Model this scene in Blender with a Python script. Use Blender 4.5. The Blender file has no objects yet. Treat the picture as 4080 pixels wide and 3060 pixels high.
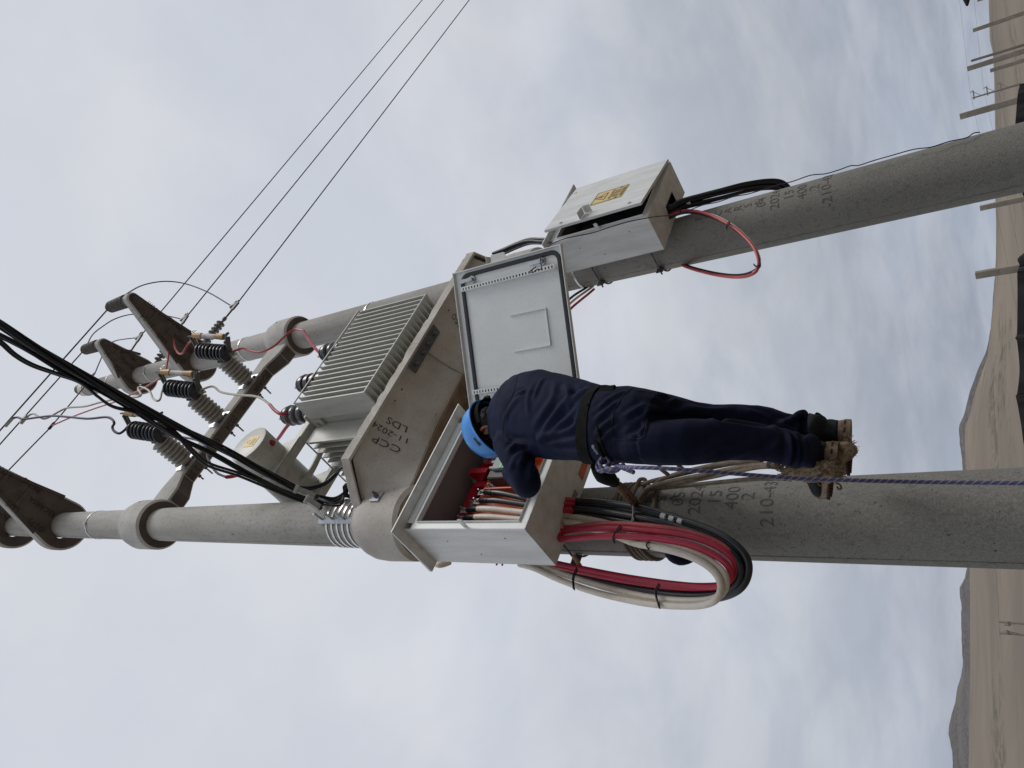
import bpy, bmesh, math, random
import numpy as np
from mathutils import Vector, Matrix, noise
random.seed(7)
PI = math.pi
scene = bpy.context.scene
col = scene.collection

# ------------------------------------------------------------------ camera
# World axes: x runs from the near pole to the far pole, y away from the viewer's side of the poles, z up.
# The near pole stands at the origin. The phone was held on its side, so the frame is rolled a quarter turn.
FPX = 3000.0
_az = math.radians(41.9)
_E = np.array([math.sin(_az), math.cos(_az), 0.]); _N = np.array([math.cos(_az), -math.sin(_az), 0.])
_zc = np.array([(-1917-2040)/FPX, -(2108-1530)/FPX, -1.]); _zc /= np.linalg.norm(_zc)
_fw = np.array([0, 0, -1.]); _yw = _fw-_zc*(_fw@_zc); _yw /= np.linalg.norm(_yw); _xw = np.cross(_yw, _zc)
_R = np.array([_E, -_N, [0, 0, 1.]]) @ np.array([_xw, _yw, _zc])
CAM = np.array([-2.012, -2.864, 1.6])
cd = bpy.data.cameras.new('camera'); cam = bpy.data.objects.new('camera', cd); col.objects.link(cam)
cd.sensor_width = 36; cd.lens = FPX/4080*36; cd.clip_start = .05; cd.clip_end = 8000
M4 = Matrix([list(_R[i])+[CAM[i]] for i in range(3)]+[[0, 0, 0, 1]])
cam.matrix_world = M4
scene.camera = cam

# ------------------------------------------------------------------ sky and sun (overcast)
SUN_EL, SUN_AZ = math.radians(48), math.radians(-62)     # azimuth measured from +x towards +y
world = bpy.data.worlds.new('World'); scene.world = world; world.use_nodes = True
def setup_world():
    nt = world.node_tree; N = nt.nodes; Lk = nt.links; N.clear()
    out = N.new('ShaderNodeOutputWorld')
    sky = N.new('ShaderNodeTexSky'); sky.sky_type = 'NISHITA'; sky.sun_disc = False
    sky.sun_elevation = SUN_EL; sky.sun_rotation = math.radians(90)-SUN_AZ
    bg1 = N.new('ShaderNodeBackground'); bg1.inputs[1].default_value = 0.05
    Lk.new(sky.outputs[0], bg1.inputs[0])
    tc = N.new('ShaderNodeTexCoord'); sep = N.new('ShaderNodeSeparateXYZ'); Lk.new(tc.outputs['Generated'], sep.inputs[0])
    def math_(op, a, b=None, c=None):
        n = N.new('ShaderNodeMath'); n.operation = op
        for i, v in enumerate((a, b, c)):
            if v is None: continue
            if isinstance(v, (int, float)): n.inputs[i].default_value = v
            else: Lk.new(v, n.inputs[i])
        return n.outputs[0]
    z = math_('MAXIMUM', sep.outputs[2], 0.0)
    den = math_('ADD', z, 0.16)
    u = math_('DIVIDE', sep.outputs[0], den); v = math_('DIVIDE', sep.outputs[1], den)
    cmb = N.new('ShaderNodeCombineXYZ'); Lk.new(u, cmb.inputs[0]); Lk.new(v, cmb.inputs[1])
    rot = N.new('ShaderNodeMapping'); rot.inputs['Rotation'].default_value = (0, 0, .5); rot.inputs['Scale'].default_value = (1, 1, 1)
    Lk.new(cmb.outputs[0], rot.inputs[0])
    def noise_(scale, det, rough, dist, sc=(1, 1, 1)):
        m = N.new('ShaderNodeMapping'); m.inputs['Scale'].default_value = sc; Lk.new(rot.outputs[0], m.inputs[0])
        n = N.new('ShaderNodeTexNoise'); n.inputs['Scale'].default_value = scale; n.inputs['Detail'].default_value = det
        n.inputs['Roughness'].default_value = rough; n.inputs['Distortion'].default_value = dist
        Lk.new(m.outputs[0], n.inputs[0]); return n.outputs[0]
    n1 = noise_(.75, 4, .45, .5); n2 = noise_(2.3, 5, .55, .35); n3 = noise_(7.0, 6, .6, .5)
    # elevation ramp of the cloud deck: brighter overhead, greyer towards the horizon
    er = N.new('ShaderNodeValToRGB'); Lk.new(z, er.inputs[0]); e = er.color_ramp.elements
    e[0].position = 0.0; e[0].color = (.355, .395, .475, 1); e[1].position = 1.0; e[1].color = (.71, .735, .785, 1)
    for p, c in ((.12, (.405, .44, .51, 1)), (.30, (.515, .545, .60, 1)), (.50, (.615, .64, .695, 1)), (.75, (.69, .715, .77, 1))):
        x = e.new(p); x.color = c
    def cen(n, lo, hi, f0, f1):
        r = N.new('ShaderNodeMapRange'); Lk.new(n, r.inputs[0]); r.interpolation_type = 'SMOOTHSTEP'
        r.inputs[1].default_value = lo; r.inputs[2].default_value = hi; r.inputs[3].default_value = f0; r.inputs[4].default_value = f1
        return r.outputs[0]
    f1 = cen(n1, .36, .66, 0.0, 1.0); f2 = cen(n2, .34, .68, 0.0, 1.0); f3 = cen(n3, .30, .72, 0.0, 1.0)
    # cloud relief is strongest low in the sky where the deck is seen edge-on
    amp = math_('MULTIPLY_ADD', z, -.30, .40)
    f = math_('ADD', math_('ADD', math_('MULTIPLY', f1, .52), math_('MULTIPLY', f2, .38)), math_('MULTIPLY', f3, .13))
    f = math_('SUBTRACT', f, .42)
    gain = math_('ADD', math_('MULTIPLY', math_('MULTIPLY', f, amp), 1.1), 1.0)
    vm = N.new('ShaderNodeVectorMath'); vm.operation = 'SCALE'; Lk.new(er.outputs[0], vm.inputs[0]); Lk.new(gain, vm.inputs[3])
    # bright parts of the deck are a little warmer than the gaps
    tint = N.new('ShaderNodeMixRGB'); tint.blend_type = 'MULTIPLY'; tint.inputs[0].default_value = 1
    tm = N.new('ShaderNodeMixRGB'); Lk.new(f2, tm.inputs[0]); tm.inputs[1].default_value = (.97, .99, 1.025, 1); tm.inputs[2].default_value = (1.015, 1.006, .995, 1)
    Lk.new(vm.outputs[0], tint.inputs[1]); Lk.new(tm.outputs[0], tint.inputs[2])
    bg2 = N.new('ShaderNodeBackground'); bg2.inputs[1].default_value = 1.0; Lk.new(tint.outputs[0], bg2.inputs[0])
    mx = N.new('ShaderNodeMixShader'); mx.inputs[0].default_value = .93
    Lk.new(bg1.outputs[0], mx.inputs[1]); Lk.new(bg2.outputs[0], mx.inputs[2]); Lk.new(mx.outputs[0], out.inputs[0])
setup_world()
sd = bpy.data.lights.new('sun', 'SUN'); sd.energy = 1.5; sd.angle = math.radians(24); sd.color = (1, .965, .91)
so = bpy.data.objects.new('sun', sd); col.objects.link(so); so.location = (0, -5, 20)
_d = Vector((math.cos(SUN_EL)*math.cos(SUN_AZ), math.cos(SUN_EL)*math.sin(SUN_AZ), math.sin(SUN_EL)))
so.rotation_euler = (-_d).to_track_quat('-Z', 'Y').to_euler()
vs = scene.view_settings; vs.view_transform = 'Standard'; vs.look = 'None'; vs.exposure = 0.0; vs.gamma = 1; vs.use_curve_mapping = False
scene.render.engine = 'CYCLES'

# ------------------------------------------------------------------ measuring helpers
def ray(X, Y):
    c = np.array([(X-2040)/FPX, -(Y-1530)/FPX, -1.]); c /= np.linalg.norm(c); return _R@c
def P(X, Y, x=None, y=None, z=None, d=None):
    """world point seen along a sight line, where it meets the given plane (or at horizontal range d)"""
    r = ray(X, Y)
    if x is not None: t = (x-CAM[0])/r[0]
    elif y is not None: t = (y-CAM[1])/r[1]
    elif z is not None: t = (z-CAM[2])/r[2]
    else: t = d/math.hypot(r[0], r[1])
    return Vector(CAM+r*t)
V = Vector

# ------------------------------------------------------------------ mesh builder
class MB:
    def __init__(s): s.v = []; s.f = []
    def quad(s, *p):
        i = len(s.v); s.v += [tuple(q) for q in p]; s.f.append(tuple(range(i, i+len(p))))
    def box(s, x0, x1, y0, y1, z0, z1):
        s.obox(V(((x0+x1)/2, (y0+y1)/2, (z0+z1)/2)), V(((x1-x0)/2, 0, 0)), V((0, (y1-y0)/2, 0)), V((0, 0, (z1-z0)/2)))
    def obox(s, c, ax, ay, az):
        c, ax, ay, az = V(c), V(ax), V(ay), V(az)
        if ax.cross(ay).dot(az) < 0: ax = -ax
        i = len(s.v)
        for k in ((-1, -1, -1), (1, -1, -1), (1, 1, -1), (-1, 1, -1), (-1, -1, 1), (1, -1, 1), (1, 1, 1), (-1, 1, 1)):
            s.v.append(tuple(c+ax*k[0]+ay*k[1]+az*k[2]))
        for f in ((0, 3, 2, 1), (4, 5, 6, 7), (0, 1, 5, 4), (1, 2, 6, 5), (2, 3, 7, 6), (3, 0, 4, 7)):
            s.f.append(tuple(i+j for j in f))
    def bar(s, p0, p1, w, h, up=V((0, 0, 1))):
        p0, p1 = V(p0), V(p1); d = (p1-p0); L = d.length; d.normalize()
        sx = d.cross(V(up))
        if sx.length < 1e-4: sx = d.cross(V((1, 0, 0)))
        sx.normalize(); uy = sx.cross(d).normalized()
        s.obox((p0+p1)/2, sx*w/2, uy*h/2, d*L/2)
    def rings(s, rs, closed=True, cap=True, loop=False):
        n = len(rs[0]); i = len(s.v)
        for r in rs: s.v += [tuple(q) for q in r]
        m = len(rs)
        for a in range(m if loop else m-1):
            b = (a+1) % m
            for k in range(n if closed else n-1):
                k2 = (k+1) % n
                s.f.append((i+a*n+k, i+a*n+k2, i+b*n+k2, i+b*n+k))
        if cap and not loop:
            s.f.append(tuple(i+k for k in reversed(range(n)))); s.f.append(tuple(i+(m-1)*n+k for k in range(n)))
    def cyl(s, p0, p1, r0, r1=None, seg=16, cap=True):
        s.lathe(p0, V(p1)-V(p0), [(0, r0), (1, r0 if r1 is None else r1)], seg, cap)
    def lathe(s, p0, axis, prof, seg=24, cap=True):
        p0, axis = V(p0), V(axis); d = axis.normalized()
        sx = d.cross(V((0, 0, 1)) if abs(d.z) < .9 else V((1, 0, 0))).normalized(); sy = d.cross(sx)
        rs = []
        for t, r in prof:
            c = p0+axis*t
            rs.append([c+sx*r*math.cos(2*PI*k/seg)+sy*r*math.sin(2*PI*k/seg) for k in range(seg)])
        s.rings(rs, True, cap)
    def tube(s, pts, r, seg=8, loop=False, cap=True):
        pts = [V(p) for p in pts]; n = len(pts); rs = []; prev = None
        rr = r if isinstance(r, (list, tuple)) else [r]*n
        for i, p in enumerate(pts):
            if loop: t = pts[(i+1) % n]-pts[i-1]
            else: t = pts[min(i+1, n-1)]-pts[max(i-1, 0)]
            if t.length < 1e-9: t = V((0, 0, 1))
            t.normalize()
            if prev is None:
                sx = t.cross(V((0, 0, 1)) if abs(t.z) < .9 else V((1, 0, 0))).normalized()
            else:
                sx = (prev-t*prev.dot(t))
                sx = sx.normalized() if sx.length > 1e-6 else t.orthogonal().normalized()
            prev = sx; sy = t.cross(sx)
            rs.append([p+sx*rr[i]*math.cos(2*PI*k/seg)+sy*rr[i]*math.sin(2*PI*k/seg) for k in range(seg)])
        s.rings(rs, True, cap, loop)
    def prism(s, poly, off):
        off = V(off); a = [V(p) for p in poly]; s.rings([a, [p+off for p in a]])
    def sphere(s, c, rx, ry=None, rz=None, seg=16, rg=10, M=None):
        ry = rx if ry is None else ry; rz = rx if rz is None else rz; rs = []
        for i in range(1, rg):
            th = PI*i/rg
            r = []
            for k in range(seg):
                q = V((rx*math.sin(th)*math.cos(2*PI*k/seg), ry*math.sin(th)*math.sin(2*PI*k/seg), -rz*math.cos(th)))
                r.append(V(c)+(M@q if M else q))
            rs.append(r)
        s.rings(rs)
    def build(s, name, mat, parent=None, base=None, bevel=0, smooth=False, bseg=2, label=None, fixn=True):
        """links ONE mesh object; vertices are stored relative to the thing's base"""
        b = V(base) if base is not None else (V(parent['_b']) if parent is not None and '_b' in parent else V((0, 0, 0)))
        me = bpy.data.meshes.new(name); me.from_pydata([tuple(V(p)-b) for p in s.v], [], s.f)
        if bevel or fixn:
            bm = bmesh.new(); bm.from_mesh(me)
            if bevel:
                bmesh.ops.remove_doubles(bm, verts=bm.verts, dist=1e-5)
            bmesh.ops.recalc_face_normals(bm, faces=bm.faces)
            if bevel:
                ed = [e for e in bm.edges if len(e.link_faces) == 2 and e.calc_face_angle(0) > .5]
                bmesh.ops.bevel(bm, geom=ed, offset=bevel, segments=bseg, affect='EDGES', clamp_overlap=True)
            bm.to_mesh(me); bm.free()
        for m in (mat if isinstance(mat, (list, tuple)) else [mat]): me.materials.append(m)
        if smooth: shade(me, smooth if isinstance(smooth, float) else .7)
        o = bpy.data.objects.new(name, me); col.objects.link(o)
        if parent is not None: o.parent = parent
        else: o.location = b
        o['_b'] = tuple(b)
        if label: o['label'] = label
        return o
def shade(me, ang=.7):
    me.polygons.foreach_set('use_smooth', [True]*len(me.polygons))
    try:
        me.set_sharp_from_angle(angle=ang)
    except Exception: pass
def tag(o, label, cat, group=None, kind=None):
    if label: o['label'] = label
    if cat: o['category'] = cat
    if group: o['group'] = group
    if kind: o['kind'] = kind
    return o
def thing(name, base, label, cat, group=None):
    o = bpy.data.objects.new(name, None); o.empty_display_size = .1; col.objects.link(o)
    o.location = base; o['_b'] = tuple(base); return tag(o, label, cat, group)
def sub(name, parent, mat, fn, **k):
    m = MB(); fn(m); return m.build(name, mat, parent, **k)
def struct(o): o['kind'] = 'structure'; return o
def catmull(pts, n=8):
    pts = [V(p) for p in pts]; out = []
    for i in range(len(pts)-1):
        p0 = pts[i-1] if i > 0 else pts[0]*2-pts[1]; p1, p2 = pts[i], pts[i+1]
        p3 = pts[i+2] if i+2 < len(pts) else pts[-1]*2-pts[-2]
        for k in range(n):
            t = k/n
            out.append(.5*((2*p1)+(-p0+p2)*t+(2*p0-5*p1+4*p2-p3)*t*t+(-p0+3*p1-3*p2+p3)*t**3))
    out.append(pts[-1]); return out
def lerp(a, b, t): return a+(b-a)*t

# ------------------------------------------------------------------ materials
def mat(name, color, rough=.6, metal=0, var=0, vscale=8, c2=None, bump=0, bscale=60, speck=0, sscale=90, speckcol=(.02, .02, .02), spec=.5, stretch=(1, 1, 1), detail=4, bdist=.002, c2lo=.4, c2hi=.65, sheen=0):
    m = bpy.data.materials.new(name); m.use_nodes = True; nt = m.node_tree; N = nt.nodes; Lk = nt.links
    b = N['Principled BSDF']; b.inputs['Roughness'].default_value = rough; b.inputs['Metallic'].default_value = metal
    b.inputs['Specular IOR Level'].default_value = spec
    if sheen:
        b.inputs['Sheen Weight'].default_value = sheen; b.inputs['Sheen Roughness'].default_value = .45
    tc = N.new('ShaderNodeTexCoord'); mp = N.new('ShaderNodeMapping'); mp.inputs['Scale'].default_value = stretch
    Lk.new(tc.outputs['Object'], mp.inputs[0])
    base = None
    rgb = N.new('ShaderNodeRGB'); rgb.outputs[0].default_value = (*color, 1); base = rgb.outputs[0]
    if var or c2:
        n = N.new('ShaderNodeTexNoise'); n.inputs['Scale'].default_value = vscale; n.inputs['Detail'].default_value = detail; n.inputs['Roughness'].default_value = .6
        Lk.new(mp.outputs[0], n.inputs[0])
        r = N.new('ShaderNodeMapRange'); r.inputs[1].default_value = c2lo; r.inputs[2].default_value = c2hi; Lk.new(n.outputs[0], r.inputs[0])
        mx = N.new('ShaderNodeMixRGB'); Lk.new(r.outputs[0], mx.inputs[0]); Lk.new(base, mx.inputs[1])
        cc = c2 if c2 else tuple(c*(1-var) for c in color); mx.inputs[2].default_value = (*cc, 1); base = mx.outputs[0]
    if speck:
        n = N.new('ShaderNodeTexNoise'); n.inputs['Scale'].default_value = sscale; n.inputs['Detail'].default_value = 2; Lk.new(mp.outputs[0], n.inputs[0])
        r = N.new('ShaderNodeMapRange'); r.inputs[1].default_value = .62; r.inputs[2].default_value = .70; Lk.new(n.outputs[0], r.inputs[0])
        ml = N.new('ShaderNodeMath'); ml.operation = 'MULTIPLY'; Lk.new(r.outputs[0], ml.inputs[0]); ml.inputs[1].default_value = speck
        mx = N.new('ShaderNodeMixRGB'); Lk.new(ml.outputs[0], mx.inputs[0]); Lk.new(base, mx.inputs[1]); mx.inputs[2].default_value = (*speckcol, 1); base = mx.outputs[0]
    Lk.new(base, b.inputs['Base Color'])
    if bump:
        n = N.new('ShaderNodeTexNoise'); n.inputs['Scale'].default_value = bscale; n.inputs['Detail'].default_value = 5; Lk.new(mp.outputs[0], n.inputs[0])
        bp = N.new('ShaderNodeBump'); bp.inputs['Strength'].default_value = bump; bp.inputs['Distance'].default_value = bdist
        Lk.new(n.outputs[0], bp.inputs['Height']); Lk.new(bp.outputs[0], b.inputs['Normal'])
    return m
def pole_mat():
    m = mat('pole_concrete', (.42, .40, .365), .85, spec=.25)
    nt = m.node_tree; N = nt.nodes; Lk = nt.links; b = N['Principled BSDF']
    tc = N.new('ShaderNodeTexCoord'); geo = N.new('ShaderNodeNewGeometry')
    def nz(sc, det, stretch=(1, 1, 1), rough=.6):
        mp = N.new('ShaderNodeMapping'); mp.inputs['Scale'].default_value = stretch; Lk.new(geo.outputs['Position'], mp.inputs[0])
        n = N.new('ShaderNodeTexNoise'); n.inputs['Scale'].default_value = sc; n.inputs['Detail'].default_value = det; n.inputs['Roughness'].default_value = rough
        Lk.new(mp.outputs[0], n.inputs[0]); return n.outputs[0]
    def rmp(s, lo, hi, a=0., c=1.):
        r = N.new('ShaderNodeMapRange'); Lk.new(s, r.inputs[0]); r.inputs[1].default_value = lo; r.inputs[2].default_value = hi; r.inputs[3].default_value = a; r.inputs[4].default_value = c; return r.outputs[0]
    def mix(f, a, c):
        x = N.new('ShaderNodeMixRGB'); Lk.new(f, x.inputs[0])
        for i, q in ((1, a), (2, c)):
            if isinstance(q, tuple): x.inputs[i].default_value = (*q, 1)
            else: Lk.new(q, x.inputs[i])
        return x.outputs[0]
    sep = N.new('ShaderNodeSeparateXYZ'); Lk.new(tc.outputs['Object'], sep.inputs[0])
    # base colour runs from dark low down to pale above; spots fade upwards
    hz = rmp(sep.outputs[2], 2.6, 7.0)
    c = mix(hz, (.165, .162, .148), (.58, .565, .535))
    big = rmp(nz(2.2, 5, (1, 1, .35)), .36, .68, 0, .62)
    strk = rmp(nz(9, 4, (1, 1, .08)), .50, .72, 0, .30); c = mix(strk, c, (.13, .128, .115))
    c = mix(big, c, (.225, .225, .20))
    spots = rmp(nz(34, 2, (1, 1, .8), .4), .57, .66, 0, .5)
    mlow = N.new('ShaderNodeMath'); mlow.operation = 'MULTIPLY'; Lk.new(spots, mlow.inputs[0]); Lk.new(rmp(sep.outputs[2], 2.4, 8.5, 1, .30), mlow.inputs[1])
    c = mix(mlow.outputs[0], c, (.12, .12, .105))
    fine = rmp(nz(120, 3), .4, .7, 0, .25); c = mix(fine, c, (.48, .46, .42))
    pits = rmp(nz(75, 1), .70, .74, 0, .8); c = mix(pits, c, (.06, .055, .05))
    Lk.new(c, b.inputs['Base Color'])
    bp = N.new('ShaderNodeBump'); bp.inputs['Strength'].default_value = .5; bp.inputs['Distance'].default_value = .003
    Lk.new(nz(60, 6), bp.inputs['Height']); Lk.new(bp.outputs[0], b.inputs['Normal'])
    return m
MT = {}
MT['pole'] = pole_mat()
MT['conc'] = mat('bracket_concrete', (.56, .55, .525), .85, c2=(.45, .44, .415), vscale=5, bump=.5, bscale=70, bdist=.003, speck=.5, sscale=55, speckcol=(.15, .14, .12), spec=.25)
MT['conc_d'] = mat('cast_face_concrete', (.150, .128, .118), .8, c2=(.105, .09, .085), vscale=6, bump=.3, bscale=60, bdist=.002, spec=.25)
MT['slab'] = mat('platform_concrete', (.53, .50, .455), .8, c2=(.43, .395, .355), vscale=4, bump=.5, bscale=55, bdist=.004, speck=.4, sscale=60, speckcol=(.16, .12, .09), spec=.25)
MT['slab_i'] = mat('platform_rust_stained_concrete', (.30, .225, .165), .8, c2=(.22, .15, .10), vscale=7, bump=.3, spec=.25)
MT['paint'] = mat('black_marker_paint', (.03, .03, .032), .7)
MT['emb'] = mat('impressed_letter_shadow', (.115, .112, .10), .9)
MT['embd'] = mat('stamped_letter', (.045, .04, .038), .9)
MT['galv'] = mat('galvanised_steel', (.50, .52, .54), .38, .75, c2=(.36, .38, .40), vscale=40, bump=.1)
MT['steel'] = mat('stainless_strap', (.78, .78, .77), .35, .55, var=.25, vscale=30)
MT['dsteel'] = mat('dark_weathered_steel', (.105, .108, .112), .55, .35, c2=(.15, .15, .155), vscale=30)
MT['tank'] = mat('transformer_paint', (.49, .495, .455), .42, c2=(.40, .40, .355), vscale=7, stretch=(2, 2, .35), bump=.05, speck=.25, sscale=40, speckcol=(.2, .2, .17))
MT['cab'] = mat('cabinet_paint', (.73, .745, .735), .42, c2=(.60, .605, .585), vscale=5, stretch=(2.5, 2.5, .45), bump=.12, bscale=260, bdist=.0008, speck=.3, sscale=150, speckcol=(.25, .24, .22))
MT['cabin'] = mat('cabinet_inner_paint', (.80, .825, .81), .45, var=.06, vscale=5, bump=.1, bscale=240, bdist=.0006, speck=.3, sscale=170, speckcol=(.28, .27, .25))
MT['inner_shade'] = mat('cabinet_inner_shade', (.27, .24, .24), .6, var=.1, vscale=5)  # darker than the cabinet's own paint: interior shade put into the colour
MT['gasket'] = mat('black_rubber_gasket', (.018, .02, .027), .6)
MT['black'] = mat('black_rubber', (.014, .015, .019), .42, var=.4, vscale=30)
MT['blackcable'] = mat('black_cable_jacket', (.016, .018, .022), .38, var=.5, vscale=12, spec=.6)
MT['lvcable'] = mat('black_aerial_cable', (.010, .011, .017), .5, var=.3, vscale=12)
MT['polymer'] = mat('black_cutout_polymer', (.010, .013, .022), .28, spec=.6)
MT['edge'] = mat('pale_mould_line', (.30, .32, .36), .5)
MT['bus'] = mat('black_bushing', (.012, .013, .017), .25, spec=.7)
MT['grey_ins'] = mat('grey_ribbed_insulator', (.43, .42, .39), .5, c2=(.32, .31, .285), vscale=20)
MT['pin_ins'] = mat('dark_pin_insulator', (.10, .095, .09), .45, c2=(.17, .16, .15), vscale=30)
MT['chain_ins'] = mat('brownish_strain_insulator', (.21, .195, .19), .45, var=.2, vscale=20)
MT['wire'] = mat('aluminium_line_wire', (.035, .034, .075), .6, .1)
MT['red'] = mat('red_sleeve', (.42, .022, .04), .42, c2=(.33, .015, .03), vscale=9)
MT['redw'] = mat('red_insulated_wire', (.50, .085, .085), .45, c2=(.38, .03, .04), vscale=5)
MT['pink'] = mat('magenta_red_cable_jacket', (.50, .020, .062), .42, c2=(.40, .014, .040), vscale=4, spec=.5)
MT['beige'] = mat('cream_cable_jacket', (.74, .68, .59), .5, c2=(.60, .53, .43), vscale=6, speck=.35, sscale=60, speckcol=(.25, .2, .15))
MT['beigew'] = mat('cream_insulated_wire', (.45, .41, .33), .5)
MT['cu'] = mat('tinned_lug', (.62, .56, .50), .35, .7)
MT['copper'] = mat('copper_bar', (.48, .24, .15), .4, .8)
MT['brass'] = mat('tan_fuse_sleeve', (.50, .33, .15), .4, .2)
MT['fus'] = mat('grey_white_fuse_tube', (.52, .53, .53), .4)
MT['yellow'] = mat('yellow_warning_sticker', (.78, .56, .13), .5, c2=(.70, .48, .10), vscale=10)
MT['yellow2'] = mat('pale_yellow_warning_sticker', (.72, .55, .22), .5, c2=(.66, .49, .19), vscale=10)
MT['ink'] = mat('sticker_ink', (.09, .07, .04), .6)
MT['orange'] = mat('orange_red_busbar_support', (.78, .12, .03), .4, var=.3, vscale=6)
MT['redbar'] = mat('red_busbar', (.62, .022, .04), .32, var=.2, vscale=8)
MT['bluebar'] = mat('blue_painted_bar', (.03, .06, .12), .35)
MT['dgrey'] = mat('dark_grey_switchgear', (.045, .047, .047), .5)
MT['lgrey'] = mat('light_grey_switchgear', (.30, .30, .31), .5)
MT['green'] = mat('green_device_label', (.05, .42, .19), .45)
MT['white'] = mat('white_label', (.70, .70, .68), .5)
MT['navy'] = mat('navy_work_cloth', (.0085, .0125, .038), .8, c2=(.0065, .0095, .027), vscale=9, bump=.35, bscale=900, bdist=.0006, spec=.13, sheen=.0)
MT['navy2'] = mat('navy_trouser_cloth', (.0080, .0110, .031), .8, c2=(.006, .0085, .022), vscale=9, bump=.35, bscale=900, bdist=.0006, spec=.13, sheen=.0)
MT['seam'] = mat('navy_stitching', (.006, .008, .018), .9)
MT['skin'] = mat('skin', (.28, .12, .075), .55, c2=(.22, .085, .055), vscale=14, bump=.2, bscale=160)
MT['hair'] = mat('black_hair', (.008, .007, .007), .6, bump=.8, bscale=260, bdist=.002)
MT['helmet'] = mat('blue_hard_hat_shell', (.035, .27, .74), .32, var=.08, vscale=6, spec=.6)
MT['hblack'] = mat('black_helmet_lining', (.006, .0065, .007), .85, spec=.1)
MT['belt'] = mat('black_webbing_belt', (.009, .010, .009), .9, spec=.1, c2=(.016, .017, .014), vscale=30, bump=.5, bscale=300)
MT['boot'] = mat('dark_green_black_boot_leather', (.009, .012, .014), .7, spec=.2, c2=(.014, .019, .021), vscale=16, bump=.3, bscale=90)
MT['sole'] = mat('tan_boot_sole', (.23, .17, .11), .8, c2=(.10, .075, .05), vscale=18, bump=.4, bscale=60)
MT['outsole'] = mat('red_brown_outsole', (.055, .024, .018), .8, spec=.15)
MT['rope'] = mat('tan_nylon_rope', (.20, .16, .115), .8, c2=(.13, .10, .075), vscale=30, bump=.9, bscale=220, bdist=.003)
MT['ropeb'] = mat('brown_laid_rope', (.16, .10, .055), .85, c2=(.09, .055, .03), vscale=40, bump=1, bscale=150, bdist=.004)
MT['jute'] = mat('frayed_jute', (.30, .22, .14), .95, c2=(.13, .095, .065), vscale=35, bump=1, bscale=120, bdist=.006)
MT['sand'] = mat('desert_sand', (.19, .16, .125), .95, c2=(.15, .128, .10), vscale=.02, detail=8, spec=.1)
MT['post'] = mat('grey_fence_post_concrete', (.34, .30, .245), .9, c2=(.24, .21, .175), vscale=3, spec=.2)
MT['postw'] = mat('brown_weathered_post', (.20, .16, .145), .9, var=.3, vscale=4)
MT['net'] = mat('black_shade_net', (.008, .007, .009), .8, var=.5, vscale=3)
MT['pylon'] = mat('far_pylon_concrete', (.22, .20, .18), .8)
MT['hut'] = mat('dark_hut_wall', (.07, .055, .05), .9)

def braid_mat():
    m = mat('blue_red_braided_rope', (.04, .10, .28), .7); nt = m.node_tree; N = nt.nodes; Lk = nt.links; b = N['Principled BSDF']
    uv = N.new('ShaderNodeAttribute'); uv.attribute_name = 'along'
    sep = N.new('ShaderNodeSeparateXYZ'); Lk.new(uv.outputs['Vector'], sep.inputs[0])
    def M_(op, a, c):
        n = N.new('ShaderNodeMath'); n.operation = op
        for i, q in enumerate((a, c)):
            if isinstance(q, (float, int)): n.inputs[i].default_value = q
            else: Lk.new(q, n.inputs[i])
        return n.outputs[0]
    t = M_('ADD', M_('MULTIPLY', sep.outputs[0], 40.), M_('MULTIPLY', sep.outputs[1], 2.0)); f = M_('FRACT', t, 0.)
    r = N.new('ShaderNodeValToRGB'); Lk.new(f, r.inputs[0]); r.color_ramp.interpolation = 'CONSTANT'; e = r.color_ramp.elements
    e[0].position = 0; e[0].color = (.035, .075, .20, 1); e[1].position = .66; e[1].color = (.20, .045, .09, 1); x = e.new(.86); x.color = (.36, .31, .22, 1)
    Lk.new(r.outputs[0], b.inputs['Base Color']); return m
MT['braid'] = braid_mat()

def hill_mat(name, sandc, sandc2, rock, rlo, rhi):
    m = mat(name, sandc, .95, spec=.08); nt = m.node_tree; N = nt.nodes; Lk = nt.links; b = N['Principled BSDF']
    tc = N.new('ShaderNodeTexCoord')
    def nz(sc, det, st=(1, 1, 1), dist=0):
        mp = N.new('ShaderNodeMapping'); mp.inputs['Scale'].default_value = st; Lk.new(tc.outputs['Object'], mp.inputs[0])
        n = N.new('ShaderNodeTexNoise'); n.inputs['Scale'].default_value = sc; n.inputs['Detail'].default_value = det; n.inputs['Distortion'].default_value = dist; n.inputs['Roughness'].default_value = .62
        Lk.new(mp.outputs[0], n.inputs[0]); return n.outputs[0]
    def rm(s, lo, hi, a=0., c=1.):
        r = N.new('ShaderNodeMapRange'); Lk.new(s, r.inputs[0]); r.inputs[1].default_value = lo; r.inputs[2].default_value = hi; r.inputs[3].default_value = a; r.inputs[4].default_value = c; return r.outputs[0]
    def mix(f, a, c):
        x = N.new('ShaderNodeMixRGB'); Lk.new(f, x.inputs[0])
        for i, q in ((1, a), (2, c)):
            if isinstance(q, tuple): x.inputs[i].default_value = (*q, 1)
            else: Lk.new(q, x.inputs[i])
        return x.outputs[0]
    c = mix(rm(nz(.006, 6, (1, 1, 9), 1.2), .38, .62), sandc, sandc2)
    f = rm(nz(.012, 8, (1, 1, 6), .5), rlo, rhi, 0, .75)
    g = rm(nz(.25, 3, (1, 1, 2)), .42, .56)
    ml = N.new('ShaderNodeMath'); ml.operation = 'MULTIPLY'; Lk.new(f, ml.inputs[0]); Lk.new(g, ml.inputs[1])
    c = mix(ml.outputs[0], c, rock)
    Lk.new(c, b.inputs['Base Color'])
    return m
MT['dune'] = hill_mat('wind_blown_sand_slope', (.225, .19, .150), (.17, .145, .12), (.085, .075, .062), .52, .60)
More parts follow.
